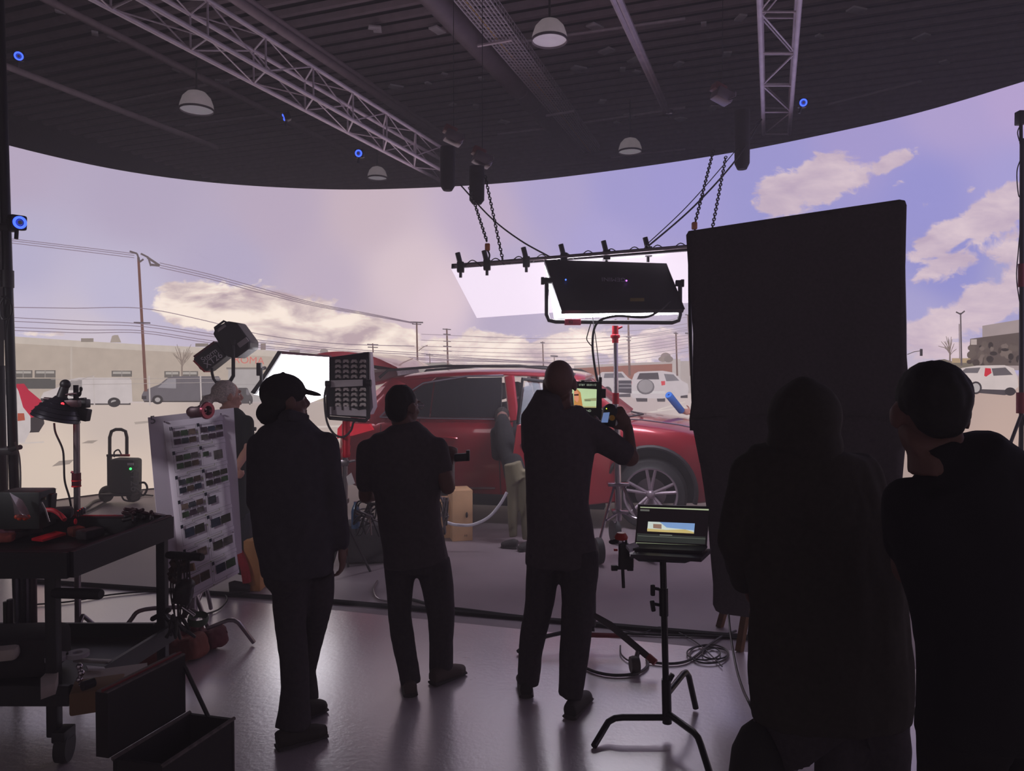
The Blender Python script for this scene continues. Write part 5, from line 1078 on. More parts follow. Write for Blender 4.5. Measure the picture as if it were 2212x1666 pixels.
mb = MB(); Y = 4.3; mb.box(P(998, 988, Y), (.09, .05, .045), (0, -.05, 0), r=.01); mb.box(P(1011, 984, Y), (.02, .05, .06)); mb.build('remote_control', mat('device_black', (32, 30, 34), .5), label='small black remote held out by the man in glasses', cat='remote')
# --- man in cap
Y = 3.54
m3, q, R = build_person('man in a baseball cap and dark long sleeved jacket seen from behind', Y, (616, 866), (.78, .62, .0),
    [(898, 606, 660), (912, 588, 678), (930, 562, 700), (955, 546, 712), (1000, 538, 714), (1080, 538, 716), (1150, 548, 722), (1200, 560, 722), (1242, 566, 720)],
    [dict(j=[(P(562, 965, Y), .066), (P(556, 1082, Y + .02), .056), (P(600, 1170, Y + .22), .045)], hand=((.5, .1, -.6), (.5, .5, 0), dict(curl=.5))),
     dict(j=[(P(702, 962, Y), .066), (P(722, 1078, Y), .056), (P(738, 1178, Y + .03), .044)], hand=((.05, .05, -1), (.1, 1, 0), dict(curl=.5)))],
    [[(1236, 588, 668), (1300, 591, 662), (1360, 598, 660), (1420, 606, 664, 3.5), (1480, 608, 668, 3.48), (1540, 598, 672, 3.46), (1572, 592, 674, 3.45)],
     [(1236, 638, 721, 3.62), (1300, 645, 718, 3.66), (1350, 650, 708, 3.7), (1400, 650, 692, 3.72), (1450, 648, 682, 3.74), (1512, 645, 690, 3.75)]],
    [(PZ(598, 1622, 0), PZ(704, 1590, 0)), (PZ(652, 1558, 0), PZ(700, 1535, 0))], tops=('jacket', mat('dark_jacket', (70, 65, 72), .9, var=.15, scale=30, spec=.2)), sleeve='long', depth=.13, hs=1.0, shoe_m=mat('brown_boot', (50, 42, 38), .8), hair=hair_short, amp=.009)
cp_ = MB(); cp_.ell(q(0, -.012, .045), (.088, .11, .088), R, 20, 12); cp_.ell(q(0, .11, .04), (.062, .075, .012), R @ Matrix.Rotation(-.25, 3, 'X')); cp_.ell(q(0, -.01, .133), .008)
blob(cp_, 'baseball_cap', mat('cap_dark', (46, 38, 42), .9, spec=.2), m3, .007, 2)
mb = MB(); mb.ell(q(0, -.085, -.055), (.07, .05, .055), R); blob(mb, 'hair', hair_mat['hair_short'], m3, .008, 2, .006, 40)
mb = MB(); mb.tube([P(590, 905, Y - .02), P(626, 896, Y - .1), P(664, 908, Y - .02)], 0, 8, rad=[(.03, .02)] * 3); blob(mb, 'collar', mat('dark_jacket', (70, 65, 72)), m3, .008, 2)
mb = MB(); mb.tube([P(654, 893, 3.6), P(657, 905, 3.6)], 0, 8, rad=[(.022, .016), (.02, .015)]); mb.tube(curve_pts([P(658, 900, 3.6), P(664, 905, 3.6), P(668, 918, 3.6)], 4), .004, 5); mb.build('headset_mic', BLACK, label='black headset microphone by the chin of the man in the cap', cat='microphone')
# --- hooded man
Y = 2.5
m4, q, R = build_person('person in a dark hooded sweatshirt with hood up, seen from behind', Y, (1735, 912), (.22, 1, 0),
    [(958, 1690, 1785), (972, 1625, 1845), (992, 1600, 1870), (1030, 1588, 1888), (1100, 1596, 1912), (1200, 1612, 1940), (1300, 1618, 1962), (1360, 1612, 1968), (1440, 1614, 1972), (1500, 1622, 1970), (1556, 1628, 1962)],
    [dict(j=[(P(1622, 1020, Y), .068), (P(1590, 1165, Y - .02), .06), (P(1612, 1262, Y + .17), .048)], hand=((.4, .3, -.6), (.5, .5, 0), dict(curl=.5))),
     dict(j=[(P(1858, 1020, Y), .068), (P(1912, 1165, Y), .06), (P(1900, 1262, Y + .17), .048)], hand=((-.4, .3, -.6), (-.5, .5, 0), dict(curl=.5)))],
    [[(1530, 1735, 1860), (1620, 1762, 1860), (1750, 1764, 1850), (1880, 1770, 1840)], [(1530, 1820, 1955), (1620, 1850, 1962), (1750, 1860, 1955), (1880, 1868, 1940)]],
    [(PZ(1805, 1925, 0), PZ(1795, 1830, 0)), (PZ(1905, 1925, 0), PZ(1910, 1830, 0))], tops=('hooded_sweatshirt', mat('olive_black_fleece', (60, 54, 50), .95, var=.15, scale=50, spec=.2)), sleeve='long', depth=.14, amp=.01)
hd = MB(); hd.ell(q(0, -.02, .015), (.118, .14, .128), R, 24, 14); hd.ell(q(0, -.03, -.075), (.122, .125, .1), R, 20, 12); hd.tube([P(1672, 962, Y), P(1736, 972, Y - .1), P(1806, 962, Y)], 0, 8, rad=[(.035, .03)] * 3)
hd.ell(q(0, -.01, .125), (.045, .06, .03), R)
hc_ = MB(); hc_.ell(q(0, .15, -.01), (.075, .12, .1), R, 18, 12)
blob(hd, 'hood', mat('olive_black_fleece', (60, 54, 50)), m4, .009, 4, .006, 8)
# --- man at right edge
Y = 1.85
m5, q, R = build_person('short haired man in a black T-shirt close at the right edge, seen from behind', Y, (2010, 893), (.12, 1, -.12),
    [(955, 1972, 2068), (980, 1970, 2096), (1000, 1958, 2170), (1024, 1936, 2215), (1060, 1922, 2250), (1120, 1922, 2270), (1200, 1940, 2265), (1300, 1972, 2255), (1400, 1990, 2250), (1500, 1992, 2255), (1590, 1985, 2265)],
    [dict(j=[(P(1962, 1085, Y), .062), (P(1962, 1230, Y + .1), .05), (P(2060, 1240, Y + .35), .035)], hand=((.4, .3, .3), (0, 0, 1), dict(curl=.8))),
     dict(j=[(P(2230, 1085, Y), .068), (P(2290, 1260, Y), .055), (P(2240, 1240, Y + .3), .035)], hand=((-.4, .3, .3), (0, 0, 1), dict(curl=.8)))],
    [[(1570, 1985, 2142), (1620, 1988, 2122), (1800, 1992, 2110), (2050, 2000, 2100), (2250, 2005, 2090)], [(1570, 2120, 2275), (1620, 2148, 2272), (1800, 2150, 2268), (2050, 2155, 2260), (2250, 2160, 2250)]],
    [(PZ(2050, 2330, 0), PZ(2030, 2180, 0)), (PZ(2205, 2330, 0), PZ(2215, 2180, 0))], hair=hair_crop, depth=.125, hs=1.02, tops=('shirt', mat('shaded_black_cotton', (34, 31, 36), .95, spec=.2)), bots=('trousers', mat('shaded_charcoal_twill', (36, 32, 36), .95, spec=.2)))  # the others' black cloth, coloured darker to keep him in shade
# --- grey haired man with ponytail
Y = 5.95
m6, q, R = build_person('grey haired man with a ponytail in a black polo shirt, turned away behind the storyboard', Y, (492, 856), (.8, .6, 0),
    [(882, 478, 512), (892, 468, 524), (905, 462, 534), (930, 462, 538), (980, 466, 534), (1040, 468, 532), (1090, 466, 536), (1120, 466, 538)],
    [dict(j=[(P(532, 912, Y), .06), (P(534, 972, Y - .02), .05), (P(512, 1010, Y - .16), .035)], cut=.6, hand=((-.6, 0, -.2), (0, 0, 1), dict(curl=.6))),
     dict(j=[(P(468, 912, Y), .06), (P(462, 980, Y), .05), (P(485, 1015, Y - .17), .035)], cut=.6, hand=((.6, 0, -.2), (0, 0, 1), dict(curl=.6)))],
    [[(1110, 466, 508), (1180, 470, 505), (1245, 474, 502)], [(1110, 498, 540), (1180, 506, 547), (1240, 514, 548)]],
    [(PZ(495, 1282, 0), PZ(540, 1278, 0)), (PZ(528, 1268, 0), PZ(576, 1262, 0))], bots=('jeans', mat('dark_jeans', (52, 52, 60), .9)), tops=('polo_shirt', mat('dark_green_black', (34, 38, 38), .9)), hair=hair_pony, skin=mat('fair_skin', (206, 150, 132), .55, var=.06), depth=.13, hs=1.0)
# --- person beyond the car
Y = 10.55
m7, q, R = build_person('person in grey cap and pale shirt standing on the far side of the car', Y, (1152, 820), (-.3, -1, -.2),
    [(834, 1142, 1164), (842, 1120, 1184), (860, 1114, 1190), (900, 1118, 1188), (940, 1122, 1184)],
    [dict(j=[(P(1122, 850, Y), .055), (P(1110, 885, Y), .045), (P(1116, 905, Y - .15), .033)], hand=((.2, -.6, 0), (0, 0, 1), dict(curl=.5))),
     dict(j=[(P(1184, 850, Y), .055), (P(1194, 885, Y), .045), (P(1180, 905, Y - .15), .033)], hand=((-.2, -.6, 0), (0, 0, 1), dict(curl=.5)))],
    [[(936, 1122, 1152), (1000, 1126, 1150), (1050, 1128, 1148)], [(936, 1152, 1184), (1000, 1156, 1180), (1050, 1158, 1178)]],
    [(PZ(1138, 1066, 0), PZ(1136, 1076, 0)), (PZ(1168, 1066, 0), PZ(1170, 1076, 0))], tops=('shirt', mat('pale_shirt', (196, 198, 210), .8)), skin=mat('fair_skin', (206, 150, 132)))
cp_ = MB(); cp_.ell(q(0, -.008, .045), (.088, .108, .085), R, 20, 12); cp_.ell(q(0, .12, .03), (.06, .06, .012), R)
blob(cp_, 'cap', mat('grey_cap', (170, 160, 164), .9), m7, .008, 2)
# --- person leaning into the car
Y = 7.45
m8, q, R = build_person('person in dark jacket and khaki trousers leaning into the open car door', Y, (1085, 905, 8.35), (.3, 1, -.4),
    [(900, 1074, 1096, 8.2), (920, 1068, 1104, 8.1), (960, 1072, 1116, 7.85), (1000, 1084, 1130, 7.6), (1030, 1090, 1140, 7.5)],
    [dict(j=[(P(1070, 935, 8.1), .06), (P(1072, 985, 8.15), .05), (P(1080, 990, 8.4), .035)], hand=((.2, .6, 0), (0, 0, 1), dict(curl=.5))),
     dict(j=[(P(1112, 935, 8.1), .06), (P(1120, 985, 8.15), .05), (P(1110, 990, 8.4), .035)], hand=((-.2, .6, 0), (0, 0, 1), dict(curl=.5)))],
    [[(1015, 1090, 1124), (1080, 1096, 1120), (1130, 1097, 1118), (1160, 1100, 1118)], [(1015, 1116, 1150), (1080, 1122, 1150), (1130, 1126, 1150), (1165, 1128, 1150)]],
    [(PZ(1118, 1186, 0), PZ(1084, 1183, 0)), (PZ(1146, 1190, 0), PZ(1120, 1192, 0))], tops=('jacket', mat('charcoal_jacket', (26, 24, 28), .9)), bots=('trousers', mat('khaki', (116, 108, 88), .9)), sleeve='long', depth=.11, hair=hair_short)
# --- person beyond the hood with foam tube
Y = 9.15
m9, q, R = build_person('person hidden by the black flag, only a hand holding the blue tube over the hood', Y, (1600, 816), (-.6, -.8, 0),
    [(836, 1588, 1612), (846, 1568, 1632), (880, 1566, 1634), (930, 1572, 1628), (955, 1570, 1630)],
    [dict(j=[(P(1572, 856, Y), .052), (P(1530, 884, Y), .042), (P(1491, 892, Y - .05), .03)], hand=((-1, -.1, .25), (0, 0, 1), dict(curl=.9))),
     dict(j=[(P(1628, 856, Y), .052), (P(1636, 905, Y), .042), (P(1625, 940, Y - .15), .03)], hand=((0, -.4, -.6), (-1, 0, 0), dict(curl=.5)))],
    [[(950, 1570, 1602), (1020, 1574, 1600), (1088, 1577, 1597)], [(950, 1598, 1630), (1020, 1602, 1626), (1088, 1604, 1624)]],
    [(PZ(1588, 1104, 0), PZ(1583, 1122, 0)), (PZ(1615, 1104, 0), PZ(1612, 1122, 0))], skin=mat('fair_skin', (206, 150, 132)))
mb = MB(); a, b_ = P(1444, 853, 8.85), P(1476, 893, 9.1); d = (b_ - a).normalized(); mb.lathe(a, [(.013, .06), (.013, 0), (.042, 0), (.045, .01), (.043, .36), (.01, .37)], axis=d, n=20)
mb.build('foam_tube', mat('blue_foam', (40, 120, 220), .7), label='bright blue foam tube held over the hood of the car', cat='foam tube')
# ================================================================ STORYBOARD
foam = mat('white_foamcore', (226, 214, 228), .8, var=.03); paper = mat('white_paper', (234, 222, 236), .8, var=.02)
B = {}; tl, trr, br, bl = P(320, 902, 4.55), P(505, 881, 4.85), P(523, 1194, 4.8), P(348, 1255, 4.5)
sb = thing('storyboard', 'white foam board with a pinned storyboard sheet at the left', 'board', (tl + trr) / 2 + V((0, 0, -1.0)))
bl = P(352, 1262, 4.5)
nb = (trr - tl).cross(bl - tl).normalized(); nb = nb if nb.y > 0 else -nb
MB().prism([tl, trr, br, bl], nb * .012).build('foam_board', foam, sb)
def S(x, y, o=.004):        # point on the sheet seen at picture x, y
    d = ray(x, y); p0 = tl; c = V((0, 0, CH)); t = (p0 - c).dot(nb) / d.dot(nb); p = c + d * t
    return p - nb * o
def Wp(u, v):     # sheet coordinates 0..1 -> picture position
    L_ = (352 + (395 - 352) * v, 912 + (1300 - 912) * v); R_ = (480 + (514 - 480) * v, 896 + (1236 - 896) * v)
    return (L_[0] + (R_[0] - L_[0]) * u, L_[1] + (R_[1] - L_[1]) * u)
mb = MB(); N1 = 14; vs = []
for i in range(N1 + 1):
    v = i / N1; bulge = .004 + .03 * max(0, v - .8) / .2 + .012 * math.sin(v * 3.14)
    for j in range(7): u = j / 6; x, y = Wp(u, v); vs.append(S(x, y, bulge))
mb.add(vs, [(i * 7 + j, i * 7 + j + 1, (i + 1) * 7 + j + 1, (i + 1) * 7 + j) for i in range(N1) for j in range(6)])
sheet_o = mb.build('printed_sheet', paper, sb); bake(sheet_o, [('SOLIDIFY', dict(thickness=.001))])
ink = mat('print_grey_line', (120, 116, 124), .8); grn = mat('print_green', (130, 140, 90), .8); nvy = mat('print_navy', (30, 34, 52), .8)
pics = [mat('thumb_%d' % i, c, .8, var=.6, scale=26) for i, c in enumerate([(84, 66, 58), (60, 62, 70), (60, 78, 56), (92, 84, 84), (50, 56, 74), (120, 100, 90), (58, 54, 46), (70, 52, 66)])]
def sp_(u, v, o=.004):
    x, y = Wp(u, v); bulge = .004 + .03 * max(0, v - .8) / .2 + .012 * math.sin(v * 3.14); return S(x, y, bulge + o)
def quad(mb, u0, v0, u1, v1, o=.004): mb.poly([sp_(u0, v0, o), sp_(u1, v0, o), sp_(u1, v1, o), sp_(u0, v1, o)])
ln = MB(); gm = MB(); nm = MB(); random.seed(3)
lay = []
for r in range(7):
    v0 = .035 + r * .138
    for c in range(2):
        u0 = .1 + c * .46; u1 = u0 + .43; v1 = v0 + .115; du = .003; dv = .0012
        for a in ((u0, v0, u1, v0 + dv), (u0, v1, u1, v1 + dv), (u0, v0, u0 + du * 1.4, v1), (u1, v0, u1 + du * 1.4, v1)): quad(ln, *a)
        quad(nm, u0 - .01, v0 - .002, u0 + .035, v0 + .018, .006); quad(ln, u0 + .06, v0 + .008, u0 + .25, v0 + .011)
        if c == 1 and r == 1: lay += [(u0 + .04, v0 + .035, .1, .028, 2), (u0 + .22, v0 + .04, .15, .055, 3)]
        elif c == 1 and r == 3: lay += [(u0 + .04, v0 + .03, .14, .045, 1)]
        elif r >= 4: lay += [(u0 + .05 + k * .18, v0 + .028, .165, .05, random.randrange(8)) for k in range(2)]
        else: lay += [(u0 + .04 + (k % 3) * .13, v0 + .025 + (k // 3) * .045, .118, .032, random.randrange(8)) for k in range(6)]
    vv = v0 + .128; quad(gm, .3, vv, .78, vv + .0022, .006); quad(gm, .775, vv - .012, .782, vv); quad(gm, .3, vv, .307, vv + .01)
    for (uu, v2) in ((.54, v0 + .05), (.53, vv)): gm.poly([sp_(uu, v2 - .006, .007), sp_(uu + .025, v2, .007), sp_(uu, v2 + .006, .007)])
ln.build('frame_lines', ink, sheet_o); gm.build('green_arrows', grn, sheet_o)
nm.build('number_tabs', nvy, sheet_o)
for (u, v, w_, h, k) in lay:
    if v + h > .985: continue
    mb = MB(); quad(mb, u, v, u + w_, v + h, .006); mb.build('storyboard_frame', pics[k], sheet_o)
text_obj('board_number', '5', .07, ink, sb, S(330, 908, .003), trr - tl, tl - bl)
text_obj('frame_number', '1', .03, paper, sheet_o, sp_(.112, .043, .008), trr - tl, tl - bl)
for (u, v) in ((.02, .0), (.97, -.005), (.97, .74)): MB().ell(sp_(u, v, .008), .006).build('push_pin', CHROME, sb)
# clamp on board
gc = thing('grip_clamp', 'dark grip clamp with red knob holding the top of the storyboard', 'clamp', P(438, 892, 4.6)); Y = 4.62
mb = MB(); mb.box(P(428, 890, Y), (.1, .08, .07), (0, -.1, 0), r=.02); mb.ell(P(415, 890, Y), .035); mb.ell(P(436, 886, Y), .035); mb.cyl(P(412, 892, Y), P(455, 884, Y), .02); mb.build('clamp_body', mat('maroon_black', (66, 36, 44), .4, .3), gc)
MB().lathe(P(447, 887, Y - .04), [(.012, -.012), (.05, -.01), (.055, 0), (.05, .012), (.03, .012), (.02, 0)], axis=(.6, -.3, 0), n=20).build('knob', mat('chrome_red', (140, 70, 86), .2, .8), gc)
cs = thing('board_stand', 'chrome stand with a bent turtle leg holding the storyboard', 'stand', PZ(440, 1420, 0)); bc = V((P(412, 1300, 4.75).x, 4.82, 0))
MB().cyl(bc + V((0, 0, .12)), P(412, 892, 4.7), .016).build('pole', STEEL, cs)
lg = [PZ(420, 1400, .16) , P(450, 1357, 4.55), P(492, 1340, 4.6), P(505, 1340, 4.62), P(515, 1345, 4.63), P(530, 1364, 4.65), PZ(548, 1388, .015)]
MB().tube([bc + V((0, 0, .28))] + lg[1:], .014, 10).build('leg', STEEL, cs)
for dx, dy in ((-.35, -.25), (-.1, .45)): MB().tube(curve_pts([bc + V((0, 0, .2)), bc + V((dx * .7, dy * .7, .24)), bc + V((dx * .9, dy * .9, .18)), bc + V((dx * 1.2, dy * 1.2, .015))], 5), .014, 10).build('leg', STEEL, cs)
MB().cyl(P(417, 1290, 4.6), P(417, 1345, 4.6), .02).build('leg_tube', STEEL, cs)
# ================================================================ GEAR CART, LEFT
DB = mat('cart_black', (30, 27, 31), .5); ZT = .95
cn, cf = PZ(150, 1192, ZT), PZ(368, 1116, ZT); ct = thing('gear_cart', 'black two tier rolling gear cart loaded with grip gear at the lower left', 'cart', V((cn.x - .6, 3.7, 0)))
e1 = (cf - cn); e1.z = 0; ln_ = e1.length; e1.normalize(); e2 = V((-1, .0, 0)); wdt = 1.15
def K(a, b_, z): return cn + e1 * a + e2 * b_ + V((0, 0, z - ZT))
def tray(z, dep, name):
    mb = MB(); t = .02
    mb.prism([K(0, 0, z - dep), K(ln_, 0, z - dep), K(ln_, wdt, z - dep), K(0, wdt, z - dep)], (0, 0, .015))
    for p, q_ in (((0, 0), (ln_, 0)), ((ln_, 0), (ln_, wdt)), ((ln_, wdt), (0, wdt)), ((0, wdt), (0, 0))):
        a, b_ = K(*p, z), K(*q_, z); d = (b_ - a).normalized(); n_ = d.cross(V((0, 0, 1))) * t; mb.prism([a, b_, b_ + n_, a + n_], (0, 0, -dep))
    mb.build(name, DB, ct)
tray(ZT, .115, 'top_tray'); tray(.36, .09, 'bottom_shelf')
MB().tube([K(0, wdt, ZT), K(0, 0.04, ZT), K(.03, 0, ZT), K(ln_, 0, ZT), K(ln_, wdt, ZT)], .009, 6).build('rim_edge', mat('rim_pink', (90, 62, 70), .35, .4), ct)
for a, b_ in ((.02, .05), (ln_ - .03, .03), (.02, wdt - .05), (ln_ - .03, wdt - .05)):
    MB().box(K(a, b_ + (.04 if b_ == .05 else 0), .53), (.05, .05, .82), r=.008).build('leg', DB, ct)
    c = K(a, b_, .07); MB().lathe(c - V((.025, 0, 0)), [(.02, 0), (.065, 0), (.07, .025), (.065, .05), (.02, .05)], axis=(1, .2, 0), cap=True).build('caster', RUB, ct)
    MB().box(K(a, b_, .13), (.06, .09, .05)).build('caster_fork', DB, ct)
hdl = lambda p, q_, r, lb: MB().tube([p, p.lerp(q_, .1), p.lerp(q_, .95), q_], 0, 12, rad=[r * .8, r, r, r * .8]).build('side_handle', RUB, ct)
hdl(P(362, 1199, 3.95), P(437, 1204, 3.85), .022, ''); hdl(P(116, 1281, 3.25), P(219, 1284, 3.2), .024, '')
# contents of the tray: all separate
zt = ZT - .1
def at(x, y, z): return PZ(x, y, z)
MB().prism([at(68, 1168, zt + .02), at(120, 1152, zt + .02), at(143, 1156, zt + .02), at(92, 1171, zt + .02)], (0, 0, .012)).build('red_card', mat('bright_red', (236, 12, 44), .6), label='bright red card lying in the top tray of the cart', cat='card')
plast = mat('clear_bag', (196, 170, 180), .15, alpha=.45, coat=.5)
mb = MB(); mb.add([P(20, 1064, 3.8), P(48, 1080, 3.8), P(60, 1100, 3.78), P(68, 1122, 3.75), P(32, 1122, 3.75), P(28, 1090, 3.8), P(44, 1110, 3.66)], [(0, 1, 6), (1, 2, 6), (2, 3, 6), (3, 4, 6), (4, 5, 6), (5, 0, 6)]); o = mb.build('plastic_bag', plast, label='clear plastic bag with orange bits standing in the cart tray', cat='bag'); bake(o, [('SOLIDIFY', dict(thickness=.004))])
for i in range(5): MB().ell(P(36 + i * 6, 1117 + (i % 2) * 3, 3.74), (.012, .01, .012)).build('orange_sweet', mat('orange_bits', (240, 90, 60), .4), label='orange piece inside the clear bag', cat='sweet', group='orange pieces in the clear bag')
MB().tube(curve_pts([P(100, 1102, 3.85), P(115, 1103, 3.85), P(130, 1112, 3.85), P(140, 1123, 3.83)], 6), .012, 8).build('red_tube', mat('coral', (226, 60, 74), .5), label='curved coral red tube rising from the cart tray', cat='tube')
MB().box(P(60, 1098, 3.95), (.22, .15, .2), r=.01).build('dark_case', mat('case_dark', (44, 46, 46), .6), label='dark case with open top standing at the back of the cart tray', cat='case')
MB().prism([P(40, 1078, 3.95), P(65, 1072, 3.98), P(100, 1074, 3.98), P(100, 1080, 3.9), P(46, 1082, 3.9)], (0, 0, .012)).build('case_flap', mat('olive', (96, 90, 76), .8), label='olive flap lying open over the dark case', cat='flap')
MB().box(P(110, 1092, 3.98), (.03, .05, .13), (0, .1, 0)).build('tool_grip', BLACK, label='upright black tool grip right of the dark case', cat='tool')
MB().box(P(135, 1108, 3.95), (.1, .09, .06), (0, 0, .4), r=.02).build('folded_glove', BLK2, label='dark folded glove in the tray near the lamp post', cat='glove')
MB().tube([P(90, 1086, 3.8), P(98, 1102, 3.78), P(106, 1128, 3.72)], .005, 5).build('wire_tool', STEEL, label='thin bright wire tool leaning on the back rim of the tray', cat='tool')
MB().ell(P(163, 1127, 3.78), (.008, .008, .016)).build('red_marker', mat('bright_red', (236, 12, 44)), label='small bright red marker at the foot of the lamp post', cat='marker')
for k in range(3): MB().lathe(P(170 + k * 5, 1116 - k * 3, 3.85), [(.001, 0), (.012, 0), (.012, .03), (.001, .034)]).build('chrome_fitting', CHROME, label='shiny chrome fitting beside the foot of the lamp post', cat='fitting', group='chrome fittings by the lamp post')
MB().prism([P(245, 1112, 4.05), P(285, 1097, 4.05), P(288, 1105, 4.05), P(278, 1118, 4.05), P(255, 1118, 4.05)], (0, .01, 0)).build('crumpled_paper', mat('paper_grey', (170, 156, 160), .8), label='crumpled translucent paper on the back rim of the cart', cat='paper')
random.seed(12)
lab = ['dark clamp heaped at the far right corner of the cart tray']
for i in range(9):
    c = P(285 + random.random() * 62, 1106 + random.random() * 14, 3.95 + random.random() * .12); rt = thing('spring_clamp', lab[0], 'clamp', c, 'dark clamps heaped in the cart corner')
    ang3 = random.random() * 3; d = V((math.cos(ang3), math.sin(ang3), .2)); s_ = V((0, 0, .02))
    MB().cap(c - d * .05, c + d * .03, .012, .008, 8).build('jaw', BLACK, rt); MB().cap(c - d * .05 + s_ * 2, c + d * .03, .010, .008, 8).build('grip', mat('maroon_black', (66, 36, 44)), rt)
for i, (x, y, w_, h_, c_) in enumerate(((15, 1150, .14, .05, (120, 60, 80)), (8, 1162, .1, .04, (176, 84, 76)), (60, 1146, .18, .03, (110, 76, 84)), (165, 1148, .07, .05, (150, 80, 70)), (195, 1152, .12, .05, (60, 50, 56)), (30, 1158, .16, .03, (60, 36, 44)))):
    MB().box(at(x, y, zt + h_ / 2 + .01), (w_, .08, h_), (0, 0, .3 * i), r=.012).build('small_pouch', mat('pouch_%d' % i, c_, .7, var=.3, scale=40), label=['maroon pouch at the left edge of the cart tray', 'coral pouch at the left edge of the cart tray', 'dusty pink pouch along the tray back', 'orange brown pouch right of the red card', 'dark pouch in the tray right corner', 'dark red flat pouch in the tray'][i], cat='pouch')
# lower shelf things
zs = .29
MB().box(PZ(38, 1425, .4) + V((-.08, .12, 0)), (.4, .28, .2), (0, 0, .1), r=.05).build('tool_bag', BLK2, label='bulky dark tool bag on the lower shelf of the cart', cat='bag')
for (x, y) in ((122, 1425), (168, 1418)): MB().lathe(PZ(x, y, .38), [(.022, 0), (.05, .0), (.05, .02), (.022, .02), (.022, 0)], n=24).build('tape_roll', mat('tape_white', (190, 180, 190), .6), label='white rimmed tape roll on the lower cart shelf beside the leg', cat='tape', group='tape rolls on the lower shelf')
MB().box(PZ(200, 1428, .36), (.18, .03, .012), (0, 0, -.1)).build('marker_pen', mat('pale_pen', (170, 160, 160), .5), label='pale pen lying at the back of the lower shelf', cat='pen')
MB().prism([PZ(180, 1452, .37), PZ(318, 1434, .37), PZ(319, 1444, .37), PZ(260, 1476, .37), PZ(178, 1494, .37)], (0, 0, .004)).build('paper_sheet', mat('cream_paper', (196, 180, 176), .8), label='large cream paper sheet lying on the lower shelf', cat='paper')
MB().prism([PZ(186, 1442, .38), PZ(225, 1446, .38), PZ(228, 1449, .38), PZ(190, 1449, .38)], (0, 0, .01)).build('white_envelope', WHITE, label='narrow white envelope behind the cream paper sheet', cat='envelope')
MB().prism([PZ(88, 1490, .36), PZ(105, 1472, .36), PZ(128, 1470, .36), PZ(120, 1500, .36), PZ(88, 1512, .36)], (0, 0, .05)).build('crumpled_tissue', mat('cream_paper', (196, 180, 176)), label='crumpled cream tissue left of the cart leg', cat='tissue')
MB().box(PZ(212, 1500, .33), (.2, .16, .1), (0, 0, .4), r=.01).build('cardboard_tray', mat('brown_card', (130, 96, 70), .8), label='brown cardboard tray under the cream paper sheet', cat='box')
MB().box(PZ(8, 1412, .45), (.12, .08, .06), (0, 0, .3), r=.02).build('white_cloth', mat('cream_paper', (196, 180, 176)), label='pale cloth at the left edge above the lower shelf', cat='cloth')
MB().cyl(PZ(178, 1483, .42), PZ(203, 1474, .42), .02).build('black_handle_tool', BLACK, label='stubby black handle lying by the cart leg', cat='tool')
mb = MB()
for k in range(5): mb.ell(P(172 + (k % 2) * 4, 1440 + k * 14, 3.2), .014)
mb.cyl(P(172, 1436, 3.2), P(176, 1500, 3.2), .008); mb.build('carabiner_bundle', CHROME, label='bundle of shiny clips hanging at the near cart leg', cat='clips')
# vertical tubes below tray
tubes = [(12, 1300, (60, 66, 52)), (22, 1295, (70, 60, 66)), (38, 1245, (110, 104, 120)), (50, 1245, (56, 50, 58)), (61, 1248, (120, 110, 126)), (72, 1248, (84, 64, 70))]
for i, (x, y, c_) in enumerate(tubes):
    a = P(x, y, 3.85); MB().cyl(a, V((a.x, a.y, .37)), .012 + .004 * (i % 2)).build('metal_tube', mat('tube_%d' % i, c_, .35, .5), label='upright metal tube standing on the lower shelf at the left edge', cat='tube', group='upright tubes at the left of the cart')
# hanging bundle with cords at right of far leg
bd = thing('cord_bundle', 'bundle of cords, clips and clamps hanging from the cart side handle', 'cord bundle', P(400, 1300, 3.9)); random.seed(5); Y = 3.9
mb = MB()
for i in range(12):
    x = 372 + random.random() * 38; mb.tube(curve_pts([P(x, 1206, Y), P(x + random.uniform(-5, 5), 1240, Y - .03), P(x + random.uniform(-6, 6), 1290, Y), P(x + random.uniform(-12, 8), 1335, Y)], 4), .0045, 5)
mb.build('hanging_cords', mat('cord_dark', (58, 44, 48), .7), bd)
mb = MB()
for i in range(16): c = P(370 + random.random() * 30, 1215 + random.random() * 40, Y + random.uniform(-.03, .03)); mb.box(c, (.035, .03, .025), (random.random(), random.random(), 1), r=.004)
mb.build('clips', mat('bronze_dark', (84, 62, 56), .4, .5), bd)
MB().box(P(402, 1228, Y), (.09, .02, .04), (0, -.2, 0)).build('wooden_tag', mat('brown_card', (130, 96, 70)), bd)
mb = MB(); mb.ell(P(398, 1278, Y), (.05, .05, .07)); mb.ell(P(405, 1264, Y), (.04, .04, .03)); mb.box(P(394, 1290, Y), (.09, .06, .08), (0, .3, .3), r=.02); blob(mb, 'leather_pouch', mat('pouch_black', (40, 30, 34), .5), bd, .008, 2, .006, 30)
MB().cyl(P(394, 1312, Y), P(420, 1330, Y), .01).build('chrome_rod', CHROME, bd)
mb = MB()
for i in range(14): c = P(350 + random.random() * 48, 1318 + random.random() * 40, Y + random.uniform(-.05, .05)); mb.cap(c, c + V((random.uniform(-.06, .06), random.uniform(-.04, .04), -.07)), .012, .008, 8)
mb.build('clamp_cluster', BLACK, bd)
MB().lathe(P(428, 1338, Y + .1), [(.05, -.02), (.055, 0), (.05, .02), (.045, 0), (.05, -.02)], n=24, axis=(.1, -.2, 1)).build('tape_roll', mat('green_tape', (70, 84, 66), .6), label='green tape roll hanging beside the cord bundle', cat='tape')
